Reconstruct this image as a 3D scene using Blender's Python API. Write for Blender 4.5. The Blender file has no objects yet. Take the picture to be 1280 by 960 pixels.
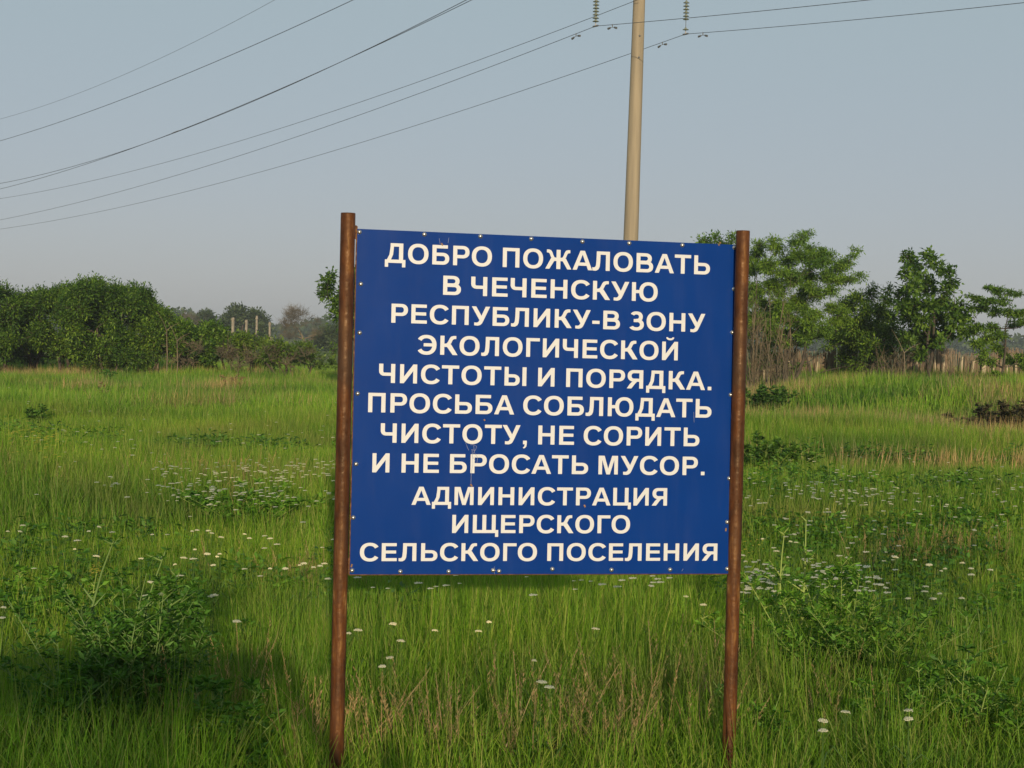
import bpy, bmesh, math, random
import numpy as np
from mathutils import Vector, Matrix
random.seed(7); RNG = np.random.default_rng(7)
S = bpy.context.scene; C = S.collection
R = math.radians

# ------------------------------------------------------------------ camera, sky, sun, exposure
FPX = 2200.0; PITCH = R(1.52); ROLL = R(1.37); EYE = 1.9
cd = bpy.data.cameras.new('camera'); cam = bpy.data.objects.new('camera', cd); C.objects.link(cam)
cd.sensor_width = 36; cd.lens = 36*FPX/1280; cd.clip_end = 6000
cam.matrix_world = Matrix.Translation((0, 0, EYE)) @ Matrix.Rotation(R(90)-PITCH, 4, 'X') @ Matrix.Rotation(ROLL, 4, 'Z')
S.camera = cam
SUN_EL = R(9); SUN_AZ = R(6)                 # the sun stands behind the camera, a little to the right
w = bpy.data.worlds.new('World'); S.world = w; w.use_nodes = True
nt = w.node_tree; bg = nt.nodes['Background']
sky = nt.nodes.new('ShaderNodeTexSky'); sky.sky_type = 'NISHITA'; sky.sun_disc = False
sky.sun_elevation = SUN_EL; sky.sun_rotation = math.pi - SUN_AZ
sky.air_density = 0.7; sky.dust_density = 0.9; sky.ozone_density = 1.5; sky.altitude = 100
veil = nt.nodes.new('ShaderNodeMix'); veil.data_type = 'RGBA'; veil.inputs[0].default_value = .75      # an even grey summer haze over the whole sky
geo = nt.nodes.new('ShaderNodeTexCoord'); sx = nt.nodes.new('ShaderNodeSeparateXYZ'); nt.links.new(geo.outputs['Generated'], sx.inputs[0])
mr = nt.nodes.new('ShaderNodeMapRange'); mr.inputs[2].default_value = .24; mr.interpolation_type = 'SMOOTHSTEP'; nt.links.new(sx.outputs[2], mr.inputs[0])
hz = nt.nodes.new('ShaderNodeMix'); hz.data_type = 'RGBA'; hz.inputs[6].default_value = (3.46, 3.36, 3.72, 1); hz.inputs[7].default_value = (3.36, 3.97, 3.93, 1)   # greyer towards the horizon
nt.links.new(mr.outputs[0], hz.inputs[0]); nt.links.new(hz.outputs[2], veil.inputs[7])
nt.links.new(sky.outputs[0], veil.inputs[6]); nt.links.new(veil.outputs[2], bg.inputs[0]); bg.inputs[1].default_value = 0.12
sl = bpy.data.lights.new('sun', 'SUN'); so = bpy.data.objects.new('sun', sl); C.objects.link(so)
sl.energy = 4.4; sl.angle = R(0.6); sl.color = (1.0, 0.82, 0.58)
sd = Vector((math.sin(SUN_AZ)*math.cos(SUN_EL), -math.cos(SUN_AZ)*math.cos(SUN_EL), math.sin(SUN_EL)))
so.rotation_euler = sd.to_track_quat('Z', 'Y').to_euler()
S.view_settings.view_transform = 'Standard'; S.view_settings.look = 'None'
S.view_settings.exposure = 0.0; S.view_settings.gamma = 1

# ------------------------------------------------------------------ helpers
FWD = np.array([0, math.cos(PITCH), -math.sin(PITCH)]); U0 = np.array([0, math.sin(PITCH), math.cos(PITCH)]); R0 = np.array([1., 0, 0])
RT = math.cos(ROLL)*R0 + math.sin(ROLL)*U0; UP = -math.sin(ROLL)*R0 + math.cos(ROLL)*U0
def ray(px, py): return FWD + RT*(px-640)/FPX + UP*(480-py)/FPX
def at(px, py, D):                                # measured picture point -> place D metres away
    v = ray(px, py); return Vector(np.array([0, 0, EYE]) + v*D/v[1])

def tag(o, label=None, cat=None, group=None, kind=None):
    if label: o['label'] = label
    if cat: o['category'] = cat
    if group: o['group'] = group
    if kind: o['kind'] = kind
    return o
def empty(name, loc, label=None, cat=None, group=None, rz=0):
    o = bpy.data.objects.new(name, None); C.objects.link(o); o.location = loc; o.rotation_euler.z = rz
    o.empty_display_size = .2
    return tag(o, label, cat, group)
def link_mesh(name, me, mat=None, parent=None):
    if mat is not None and not me.materials: me.materials.append(mat)
    o = bpy.data.objects.new(name, me); C.objects.link(o)
    if parent: o.parent = parent
    return o
def from_np(name, verts, quads, mat=None, parent=None, link=True, smooth=False, tris=False):
    verts = np.asarray(verts, np.float32).reshape(-1, 3); quads = np.asarray(quads, np.int32); k = quads.shape[1]
    me = bpy.data.meshes.new(name)
    me.vertices.add(len(verts)); me.vertices.foreach_set('co', verts.ravel())
    me.loops.add(quads.size); me.loops.foreach_set('vertex_index', quads.ravel())
    me.polygons.add(len(quads)); me.polygons.foreach_set('loop_start', np.arange(0, quads.size, k, dtype=np.int32))
    if smooth: me.polygons.foreach_set('use_smooth', np.ones(len(quads), bool))
    me.update(calc_edges=True)
    if mat: me.materials.append(mat)
    if not link: return me
    return link_mesh(name, me, None, parent)
def bm_obj(name, bm, mat, parent=None, smooth=False, link=True):
    me = bpy.data.meshes.new(name); bm.to_mesh(me); bm.free()
    if smooth:
        for p in me.polygons: p.use_smooth = True
    me.materials.append(mat)
    return link_mesh(name, me, None, parent) if link else me

class Tubes:                                      # tapered tubes along polylines, one mesh
    def __init__(s, n=6): s.V = []; s.F = []; s.n = n; s.k = 0
    def add(s, pts, rad, cap=False):
        pts = np.asarray([tuple(p) for p in pts], float); m = len(pts); n = s.n
        rad = np.broadcast_to(np.asarray(rad, float), (m,))
        t = np.gradient(pts, axis=0); t /= np.linalg.norm(t, axis=1)[:, None]+1e-9
        ref = np.array([0, 0, 1.]) if abs(t[0][2]) < .9 else np.array([1., 0, 0])
        a = np.cross(t, ref); a /= np.linalg.norm(a, axis=1)[:, None]+1e-9; b = np.cross(t, a)
        th = np.arange(n)*2*math.pi/n
        ring = pts[:, None]+rad[:, None, None]*(np.cos(th)[None, :, None]*a[:, None]+np.sin(th)[None, :, None]*b[:, None])
        s.V.append(ring.reshape(-1, 3))
        i = np.arange(m-1)[:, None]*n+np.arange(n)[None]; j = np.arange(m-1)[:, None]*n+(np.arange(n)+1)[None] % n
        s.F.append((np.stack([i, j, j+n, i+n], -1)+s.k).reshape(-1, 4)); s.k += m*n
    def build(s, name, mat, parent=None, smooth=True):
        return from_np(name, np.concatenate(s.V), np.concatenate(s.F), mat, parent, smooth=smooth)

def bm_box(bm, c, sz, rot=None):
    r = bmesh.ops.create_cube(bm, size=1)
    M = Matrix.Translation(c) @ (rot.to_4x4() if rot else Matrix()) @ Matrix.Diagonal((*sz, 1))
    bmesh.ops.transform(bm, matrix=M, verts=r['verts']); return r['verts']
def bm_cyl(bm, p, q, r1, r2=None, seg=16, caps=True):
    p = Vector(p); q = Vector(q); d = q-p
    r = bmesh.ops.create_cone(bm, cap_ends=caps, segments=seg, radius1=r1, radius2=r1 if r2 is None else r2, depth=d.length)
    M = Matrix.Translation((p+q)/2) @ d.to_track_quat('Z', 'Y').to_matrix().to_4x4()
    bmesh.ops.transform(bm, matrix=M, verts=r['verts']); return r['verts']
def bm_lathe(bm, prof, seg=16, M=Matrix()):
    rings = []
    for r, z in prof: rings.append([bm.verts.new(M @ Vector((r*math.cos(2*math.pi*i/seg), r*math.sin(2*math.pi*i/seg), z))) for i in range(seg)])
    for a, b in zip(rings, rings[1:]):
        for i in range(seg): bm.faces.new((a[i], a[(i+1) % seg], b[(i+1) % seg], b[i]))

# ------------------------------------------------------------------ terrain height
def sst(a, b, x): t = np.clip((x-a)/(b-a), 0, 1); return t*t*(3-2*t)
def hgt(x, y):
    x = np.asarray(x, float); y = np.asarray(y, float)
    z = .05*np.sin(x*.55+1.3)*np.sin(y*.31+.4)+.07*np.sin(y*.42+x*.11)*sst(9, 16, y)+.05*np.sin(x*.23-y*.17+2)
    z = z*(1-sst(150, 250, y))
    z = z+sst(4.5, 9.5, x-.02*y)*sst(37.5, 45, y+.25*np.sin(x*.9))*.62*(1-sst(75, 110, y))
    z = z-.12*sst(45, 65, y)*sst(2, -6, x)
    z = z+.5*sst(3.5, -1.5, y)                     # the road bank under the camera
    return z
def Z(x, y): return float(hgt(x, y))

# ------------------------------------------------------------------ materials
def newmat(name):
    m = bpy.data.materials.new(name); m.use_nodes = True
    return m, m.node_tree, m.node_tree.nodes['Principled BSDF']
def N(nt, t, **kw):
    n = nt.nodes.new(t)
    for k, v in kw.items():
        if k.startswith('i_'): n.inputs[k[2:].replace('_', ' ')].default_value = v
        else: setattr(n, k, v)
    return n
def ramp(nt, fac, stops):
    r = nt.nodes.new('ShaderNodeValToRGB'); nt.links.new(fac, r.inputs[0])
    while len(r.color_ramp.elements) < len(stops): r.color_ramp.elements.new(.5)
    for e, (p, c) in zip(r.color_ramp.elements, stops): e.position = p; e.color = (*c, 1) if len(c) == 3 else c
    return r.outputs[0]
def noise(nt, scale, detail=3, coord='world', vec=None, rough=.5):
    n = nt.nodes.new('ShaderNodeTexNoise'); n.inputs['Scale'].default_value = scale; n.inputs['Detail'].default_value = detail
    n.inputs['Roughness'].default_value = rough
    if vec is None:
        if coord == 'world': vec = nt.nodes.new('ShaderNodeNewGeometry').outputs['Position']
        else: vec = nt.nodes.new('ShaderNodeTexCoord').outputs['Object']
    nt.links.new(vec, n.inputs['Vector']); return n.outputs[0]
def mix(nt, f, a, b, mode='MIX'):
    m = nt.nodes.new('ShaderNodeMix'); m.data_type = 'RGBA'; m.blend_type = mode
    for s, v in ((m.inputs[0], f), (m.inputs[6], a), (m.inputs[7], b)):
        if isinstance(v, (int, float)): s.default_value = v
        elif isinstance(v, tuple): s.default_value = (*v, 1)
        else: nt.links.new(v, s)
    return m.outputs[2]
def mth(nt, op, a, b=None):
    m = nt.nodes.new('ShaderNodeMath'); m.operation = op
    for s, v in ((m.inputs[0], a), (m.inputs[1], b)):
        if v is None: continue
        if isinstance(v, (int, float)): s.default_value = v
        else: nt.links.new(v, s)
    return m.outputs[0]
def bump(nt, b, h, strength, dist):
    n = nt.nodes.new('ShaderNodeBump'); n.inputs['Strength'].default_value = strength; n.inputs['Distance'].default_value = dist
    nt.links.new(h, n.inputs['Height']); nt.links.new(n.outputs[0], b.inputs['Normal'])
def scaled_pos(nt, sc, world=True):
    g = nt.nodes.new('ShaderNodeNewGeometry').outputs['Position'] if world else nt.nodes.new('ShaderNodeTexCoord').outputs['Object']
    m = nt.nodes.new('ShaderNodeVectorMath'); m.operation = 'MULTIPLY'; nt.links.new(g, m.inputs[0]); m.inputs[1].default_value = sc
    return m.outputs[0]

def leaf_mat(name, cols, patch=.35, transl=.35, dry=None, bright=1.0):
    """foliage: random tone per leaf, large patches of tone from world position, some light through the leaf"""
    m, nt, b = newmat(name)
    rnd = nt.nodes.new('ShaderNodeNewGeometry').outputs['Random Per Island']
    c = ramp(nt, rnd, [(i/(len(cols)-1), tuple(v*bright for v in cc)) for i, cc in enumerate(cols)])
    big = noise(nt, patch, 3)
    c = mix(nt, 1.0, c, ramp(nt, big, [(.33, (.62, .70, .75)), (.67, (1.35, 1.22, 1.05))]), 'MULTIPLY')
    if dry:
        f = ramp(nt, noise(nt, dry[1], 4), [(dry[2], (0, 0, 0)), (dry[2]+.1, (1, 1, 1))])
        f = mth(nt, 'MULTIPLY', f, dry[3])
        c = mix(nt, f, c, dry[0])
    nt.links.new(c, b.inputs['Base Color']); b.inputs['Roughness'].default_value = .55
    b.inputs['Specular IOR Level'].default_value = .25
    t = nt.nodes.new('ShaderNodeBsdfTranslucent'); nt.links.new(mix(nt, 1.0, c, (1.15, 1.25, .6), 'MULTIPLY'), t.inputs[0])
    ms = nt.nodes.new('ShaderNodeMixShader'); ms.inputs[0].default_value = transl
    nt.links.new(b.outputs[0], ms.inputs[1]); nt.links.new(t.outputs[0], ms.inputs[2])
    nt.links.new(ms.outputs[0], nt.nodes['Material Output'].inputs[0]); return m

M = {}
M['grass'] = leaf_mat('meadow_grass', [(.045, .110, .010), (.095, .215, .014), (.135, .275, .018), (.175, .335, .022), (.220, .370, .030), (.265, .390, .040), (.36, .33, .12)], .28, .4, dry=((.24, .22, .07), .35, .55, .55))
M['grass_far'] = leaf_mat('far_meadow_grass', [(.060, .140, .012), (.095, .215, .016), (.130, .270, .020), (.165, .325, .024), (.205, .345, .034), (.30, .30, .10)], .30, .35, dry=((.26, .20, .08), .22, .57, .6))
M['dry'] = leaf_mat('dry_grass', [(.16, .17, .05), (.30, .24, .10), (.42, .27, .15), (.42, .35, .18)], .5, .3)
M['herb'] = leaf_mat('herb_leaf', [(.05, .145, .015), (.10, .245, .026), (.16, .34, .042)], .6, .3)
M['dark_herb'] = leaf_mat('dark_herb_leaf', [(.040, .105, .018), (.075, .18, .026), (.125, .25, .038)], .6, .3)
M['brown_herb'] = leaf_mat('brown_herb', [(.055, .045, .028), (.10, .08, .042), (.08, .11, .032)], .6, .2)
M['herb_stem'] = leaf_mat('herb_stem', [(.20, .30, .07), (.28, .38, .11)], .6, .1)
M['leaf_dark'] = leaf_mat('dark_thicket_leaf', [(.024, .066, .009), (.055, .130, .014), (.100, .195, .022), (.185, .295, .038)], .5, .3)
M['leaf_mid'] = leaf_mat('shrub_leaf', [(.055, .110, .016), (.105, .185, .024), (.165, .250, .036)], .5, .3)
M['leaf_acacia'] = leaf_mat('acacia_leaf', [(.065, .145, .018), (.135, .250, .028), (.215, .345, .044)], .5, .35)
M['leaf_maple'] = leaf_mat('maple_leaf', [(.030, .080, .014), (.075, .160, .022), (.155, .265, .036)], .5, .35)
M['leaf_far'] = leaf_mat('far_tree_leaf', [(.030, .055, .022), (.050, .085, .030), (.065, .10, .035)], .2, .2)
M['twig_dry'] = leaf_mat('dry_twig', [(.075, .062, .042), (.12, .10, .066), (.17, .145, .095)], .5, .0)
M['thin_stem'] = leaf_mat('thin_flower_stem', [(.05, .11, .018), (.08, .16, .025)], .6, .1)
M['flower'] = leaf_mat('white_umbel', [(.70, .68, .50), (.80, .78, .62), (.85, .83, .72)], .6, .35)
M['yellow'] = leaf_mat('yellow_blossom', [(.45, .38, .03), (.60, .50, .05)], .6, .2)

def bark_mat(name, a, b_, sc=4):
    m, nt, b = newmat(name)
    n = noise(nt, 1.0, 6, vec=scaled_pos(nt, (sc*3, sc*3, sc)))
    nt.links.new(ramp(nt, n, [(.3, a), (.7, b_)]), b.inputs['Base Color']); b.inputs['Roughness'].default_value = .9
    bump(nt, b, n, .6, .02); return m
M['bark'] = bark_mat('bark', (.035, .028, .02), (.085, .068, .048))
M['bark_pale'] = bark_mat('pale_bark', (.10, .08, .05), (.20, .155, .10))
M['wood_post'] = bark_mat('weathered_wood', (.30, .245, .155), (.50, .42, .28), 2)
M['reed'] = bark_mat('dry_reed', (.17, .12, .075), (.34, .25, .165), 2)

def ground_mat():
    m, nt, b = newmat('meadow_ground')
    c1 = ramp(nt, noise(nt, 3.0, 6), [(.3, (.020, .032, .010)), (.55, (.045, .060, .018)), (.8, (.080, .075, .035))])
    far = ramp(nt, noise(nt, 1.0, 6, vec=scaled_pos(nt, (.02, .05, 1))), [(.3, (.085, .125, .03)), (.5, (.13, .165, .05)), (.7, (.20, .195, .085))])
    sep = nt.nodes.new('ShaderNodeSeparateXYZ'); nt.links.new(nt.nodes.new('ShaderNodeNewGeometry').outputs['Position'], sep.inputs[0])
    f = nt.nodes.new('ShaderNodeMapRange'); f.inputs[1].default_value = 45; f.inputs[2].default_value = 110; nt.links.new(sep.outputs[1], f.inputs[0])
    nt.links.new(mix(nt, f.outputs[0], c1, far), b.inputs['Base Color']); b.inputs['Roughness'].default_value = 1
    b.inputs['Specular IOR Level'].default_value = .1
    bump(nt, b, noise(nt, 14, 5), .8, .05); return m
M['ground'] = ground_mat()

def rust_mat():
    m, nt, b = newmat('rusty_steel')
    v = scaled_pos(nt, (30, 30, 5.0), False)
    n1 = noise(nt, 1.0, 7, vec=v, rough=.62); n2 = noise(nt, 55, 5, 'obj'); n3 = noise(nt, 1.7, 3, 'obj')
    c = ramp(nt, n1, [(.28, (.018, .008, .005)), (.42, (.050, .018, .008)), (.53, (.092, .032, .011)), (.63, (.15, .062, .019)), (.71, (.34, .20, .07))])
    c = mix(nt, ramp(nt, n2, [(.45, (0, 0, 0)), (.65, (.4, .4, .4))]), c, (.060, .026, .016))
    c = mix(nt, ramp(nt, n3, [(.52, (0, 0, 0)), (.66, (.75, .75, .75))]), c, (.055, .036, .025))
    nt.links.new(c, b.inputs['Base Color']); b.inputs['Roughness'].default_value = .48
    nt.links.new(ramp(nt, n2, [(.35, (.38, .38, .38)), (.7, (.72, .72, .72))]), b.inputs['Roughness'])
    b.inputs['Metallic'].default_value = .0; b.inputs['Specular IOR Level'].default_value = .35; b.inputs['Specular Tint'].default_value = (1, .72, .45, 1)
    bump(nt, b, n2, .8, .003); return m
M['rust'] = rust_mat()
def panel_mat():
    m, nt, b = newmat('blue_sign_face')
    n = noise(nt, 3.0, 5, 'obj'); n2 = noise(nt, 160, 3, 'obj', rough=.7)
    c = ramp(nt, n, [(.3, (.0028, .031, .178)), (.7, (.0034, .036, .200))])
    c = mix(nt, ramp(nt, n2, [(.70, (0, 0, 0)), (.76, (.35, .35, .35))]), c, (.12, .14, .22))
    dust = noise(nt, 1.0, 5, vec=scaled_pos(nt, (14, 2.2, 1), False), rough=.6)
    c = mix(nt, ramp(nt, dust, [(.48, (0, 0, 0)), (.76, (.025, .025, .025))]), c, (.30, .27, .22))
    nt.links.new(c, b.inputs['Base Color'])
    nt.links.new(ramp(nt, noise(nt, 9, 4, 'obj'), [(.3, (.20, .20, .20)), (.7, (.25, .25, .25))]), b.inputs['Roughness'])
    b.inputs['Specular IOR Level'].default_value = .08
    bump(nt, b, noise(nt, 2.2, 2, 'obj'), .06, .02); return m
M['panel'] = panel_mat()
def simple(name, c, rough=.5, metal=0, var=.12, sc=6):
    m, nt, b = newmat(name)
    n = noise(nt, sc, 5, 'obj')
    nt.links.new(ramp(nt, n, [(.3, tuple(v*(1-var) for v in c)), (.7, tuple(min(1, v*(1+var)) for v in c))]), b.inputs['Base Color'])
    b.inputs['Roughness'].default_value = rough; b.inputs['Metallic'].default_value = metal; return m
M['letter'] = simple('cream_vinyl', (.56, .565, .575), .5, 0, .03, 12)
M['screw'] = simple('galvanised_screw', (.62, .60, .56), .28, .85, .1, 50)
M['scratch'] = simple('scratched_paint', (.22, .24, .33), .7, 0, .3, 60)
M['speck'] = simple('rust_speck', (.22, .12, .05), .8, 0, .3, 60)
M['edge'] = simple('sheet_edge', (.20, .10, .06), .6, .2, .3, 30)
M['wire'] = simple('dull_aluminium_wire', (.07, .075, .085), .6, .3, .1)
M['steel'] = simple('weathered_galvanised_steel', (.16, .16, .16), .55, .5, .2)
M['insul'] = simple('glass_insulator', (.20, .22, .17), .2, 0, .15, 8)
def concrete():
    m, nt, b = newmat('power_pole_concrete')
    n = noise(nt, 1.0, 6, vec=scaled_pos(nt, (5, 5, .35), False)); n2 = noise(nt, 28, 5, 'obj')
    c = ramp(nt, n, [(.3, (.21, .175, .12)), (.7, (.32, .262, .175))])
    c = mix(nt, ramp(nt, n2, [(.5, (0, 0, 0)), (.8, (.3, .3, .3))]), c, (.25, .22, .17))
    nt.links.new(c, b.inputs['Base Color']); b.inputs['Roughness'].default_value = .85; bump(nt, b, n2, .3, .01); return m
M['concrete'] = concrete()
M['brick'] = simple('hazed_weathered_brick', (.24, .205, .15), .9, 0, .25, 3)  # brick of the far ruin, its colour greyed to stand in for distance haze
M['car'] = simple('grey_car_paint', (.25, .27, .30), .3, .4, .03)
def clear_glass():
    m, nt, b = newmat('clear_car_glass'); b.inputs['Base Color'].default_value = (.02, .03, .03, 1); b.inputs['Roughness'].default_value = .05
    t = nt.nodes.new('ShaderNodeBsdfTransparent'); t.inputs[0].default_value = (.9, .95, .92, 1); ms = nt.nodes.new('ShaderNodeMixShader'); ms.inputs[0].default_value = .12
    nt.links.new(t.outputs[0], ms.inputs[1]); nt.links.new(b.outputs[0], ms.inputs[2]); nt.links.new(ms.outputs[0], nt.nodes['Material Output'].inputs[0]); return m
M['glass'] = clear_glass()
M['tyre'] = simple('tyre_rubber', (.02, .02, .02), .8, 0, .1)

# ------------------------------------------------------------------ the ground
def axis(lo, hi, fine_lo, fine_hi, d):
    a = list(np.arange(fine_lo, fine_hi+1e-6, d)); s = d
    while a[-1] < hi: s *= 1.25; a.append(a[-1]+s)
    s = d
    while a[0] > lo: s *= 1.25; a.insert(0, a[0]-s)
    return np.array(a)
gx = axis(-1800, 1800, -34, 34, .6); gy = axis(-500, 2800, -6, 95, .6)
X, Y = np.meshgrid(gx, gy); Zg = hgt(X, Y)
nx, ny = len(gx), len(gy)
ii = (np.arange(ny-1)[:, None]*nx+np.arange(nx-1)[None]).ravel()
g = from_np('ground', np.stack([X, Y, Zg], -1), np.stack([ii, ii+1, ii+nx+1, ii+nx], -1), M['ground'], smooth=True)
tag(g, kind='structure')

# ------------------------------------------------------------------ leaves
def leaves_np(P, Dv, L, W, r, droop=0.0):
    """rhombic leaves: centre-line from P along Dv; returns verts, quads"""
    n = len(P); Dv = Dv/np.linalg.norm(Dv, axis=1)[:, None]
    s = np.cross(Dv, r.normal(0, 1, (n, 3))*.6+np.array([0, 0, 1.])); s /= np.linalg.norm(s, axis=1)[:, None]+1e-9
    nn = np.cross(s, Dv)
    L = L[:, None]; W = W[:, None]
    tip = P+Dv*L-nn*L*droop; m = P+Dv*L*.5+nn*L*.06
    V = np.stack([P, m-s*W*.5, tip, m+s*W*.5], 1); k = np.arange(n)[:, None]*4+np.arange(4)[None]
    return V.reshape(-1, 3), k

# ------------------------------------------------------------------ grass (uncountable: one object per kind of cover, instanced tufts)
protos = {}
def tuft(name, n, h, wd, rad, mat, lean=.35, segs=3, seed=0, head=None):
    """n tapering, bending blades on one spot; head adds a plume on some stalks"""
    r = np.random.default_rng(seed); V = []; F = []; k = 0
    for i in range(n):
        a = r.uniform(0, 2*math.pi); rr = rad*math.sqrt(r.uniform()); bx, by = rr*math.cos(a), rr*math.sin(a)
        hh = h*r.uniform(.55, 1.1); la = a+r.normal(0, .9); L = lean*hh*abs(r.normal(.6, .5)); tw = r.uniform(0, math.pi)
        wx, wy = math.cos(tw), math.sin(tw); ww = wd*r.uniform(.6, 1.2)
        for s in range(segs+1):
            t = s/segs; cx = bx+math.cos(la)*L*t*t; cy = by+math.sin(la)*L*t*t; cz = hh*(t-.18*t*t*L/hh*2)
            wv = ww*(1-t)**.7*.5+.0006
            V += [(cx-wx*wv, cy-wy*wv, cz), (cx+wx*wv, cy+wy*wv, cz)]
        for s in range(segs): F.append((k+2*s, k+2*s+1, k+2*s+3, k+2*s+2))
        k += 2*(segs+1)
        if head and r.uniform() < head[0]:
            tx, ty, tz = cx, cy, cz
            for q in range(head[1]):
                t = q/head[1]; hz = tz-t*hh*.28; aa = r.uniform(0, 6.28); l = head[2]*(.5+t)*r.uniform(.6, 1.2)
                px, py = tx-math.cos(la)*L*.5*t, ty-math.sin(la)*L*.5*t
                dx, dy = math.cos(aa)*l, math.sin(aa)*l; e = head[3]
                V += [(px, py, hz), (px+dx*.5-dy*e, py+dy*.5+dx*e, hz+l*.7), (px+dx, py+dy, hz+l*1.3), (px+dx*.5+dy*e, py+dy*.5-dx*e, hz+l*.5)]
                F.append((k, k+1, k+2, k+3)); k += 4
    return from_np(name, V, F, mat, link=False)
def collection(name, meshes):
    c = bpy.data.collections.new(name)
    for i, me in enumerate(meshes):
        o = bpy.data.objects.new(f'{name}_{i:02d}', me); c.objects.link(o)
    return c
def scatter(name, pts, scl, coll, nvar, label, cat, tilt=.12, seed=3, choose=None):
    """one stuff object: points with an instanced tuft on each"""
    r = np.random.default_rng(seed); n = len(pts)
    me = bpy.data.meshes.new(name); me.vertices.add(n); me.vertices.foreach_set('co', np.asarray(pts, np.float32).ravel())
    for nm, ty, arr, key in (('rot', 'FLOAT_VECTOR', np.stack([r.normal(0, tilt, n), r.normal(0, tilt, n), r.uniform(0, 6.283, n)], -1), 'vector'),
                             ('scl', 'FLOAT_VECTOR', np.asarray(scl), 'vector'),
                             ('idx', 'INT', (r.integers(0, nvar, n) if choose is None else choose), 'value')):
        a = me.attributes.new(nm, ty, 'POINT'); a.data.foreach_set(key, np.asarray(arr, np.int32 if ty == 'INT' else np.float32).ravel())
    o = link_mesh(name, me); tag(o, label, cat, kind='stuff')
    ng = bpy.data.node_groups.new(name+'_nodes', 'GeometryNodeTree')
    ng.interface.new_socket('Geometry', in_out='INPUT', socket_type='NodeSocketGeometry'); ng.interface.new_socket('Geometry', in_out='OUTPUT', socket_type='NodeSocketGeometry')
    gi = ng.nodes.new('NodeGroupInput'); go = ng.nodes.new('NodeGroupOutput')
    ci = ng.nodes.new('GeometryNodeCollectionInfo'); ci.inputs['Collection'].default_value = coll
    ci.inputs['Separate Children'].default_value = True; ci.inputs['Reset Children'].default_value = True
    ip = ng.nodes.new('GeometryNodeInstanceOnPoints'); ip.inputs['Pick Instance'].default_value = True
    def na(nm, ty):
        q = ng.nodes.new('GeometryNodeInputNamedAttribute'); q.data_type = ty; q.inputs[0].default_value = nm; return q.outputs[0]
    ng.links.new(gi.outputs[0], ip.inputs['Points']); ng.links.new(ci.outputs[0], ip.inputs['Instance'])
    ng.links.new(na('idx', 'INT'), ip.inputs['Instance Index']); ng.links.new(na('rot', 'FLOAT_VECTOR'), ip.inputs['Rotation'])
    ng.links.new(na('scl', 'FLOAT_VECTOR'), ip.inputs['Scale']); ng.links.new(ip.outputs[0], go.inputs[0])
    md = o.modifiers.new('scatter', 'NODES'); md.node_group = ng; return o

def vnoise(x, y, s, seed=0):                       # cheap smooth value noise 0..1
    r = np.random.default_rng(seed+99); T = r.uniform(size=(64, 64)); x = np.asarray(x)/s+20; y = np.asarray(y)/s+20
    i = np.floor(x).astype(int); j = np.floor(y).astype(int); u = x-i; v = y-j; u = u*u*(3-2*u); v = v*v*(3-2*v)
    f = lambda a, b: T[a % 64, b % 64]
    return (f(i, j)*(1-u)+f(i+1, j)*u)*(1-v)+(f(i, j+1)*(1-u)+f(i+1, j+1)*u)*v
def wedge(n, y0, y1, half=.33, pad=1.2, seed=1):   # points in the ground the camera can see, and a margin round it
    r = np.random.default_rng(seed); y = np.sqrt(r.uniform(y0*y0, y1*y1, n)); x = r.uniform(-1, 1, n)*(half*y+pad); return x, y
def ghm(x, y):                                     # how tall the meadow grows here
    return .50+.5*vnoise(x, y, 2.2, 1)+.7*vnoise(x, y*1.6, 7, 2)**1.3

near = collection('near_tuft', [tuft('near_tuft', 26, (.34, .46, .40, .50, .30)[s], (.0062, .005, .0075, .0058, .0045)[s], .11, M['grass'], (.35, .7, .45, .3, 1.0)[s], 4, s) for s in range(5)] +
                               [tuft('near_seed_tuft', 9, .50, .0045, .10, M['grass'], .3, 4, 60+s) for s in range(1)])
mid = collection('mid_tuft', [tuft('mid_tuft', 34, .42, .010, .22, M['grass'], .40, 3, 20+s) for s in range(5)])
far = collection('far_tuft', [tuft('far_tuft', 36, .42, .024, .55, M['grass_far'], .38, 2, 40+s) for s in range(5)])
def field(name, n, y0, y1, coll, nv, seed, label, pad=1.2, wide=1.0):
    x, y = wedge(n, y0, y1, .34, pad, seed)
    keep = (vnoise(x, y, .8, seed)*.6+.55) > np.random.default_rng(seed+5).uniform(size=len(x)); x, y = x[keep], y[keep]
    s = ghm(x, y)*np.random.default_rng(seed).uniform(.75, 1.15, len(x))
    return scatter(name, np.stack([x, y, hgt(x, y)-.01], -1), np.stack([wide*np.ones_like(s), wide*np.ones_like(s), s], -1), coll, nv, label, 'grass', seed=seed)
field('near_grass', 17000, 4.2, 14, near, 6, 11, 'lush bright green long-bladed grass round the foot of the sign')
field('meadow_grass', 22000, 13, 34, mid, 5, 12, 'green meadow grass in the middle of the field behind the sign')
field('distant_grass', 24000, 32, 95, far, 5, 13, 'far green grass running up to the trees and thicket')

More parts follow.
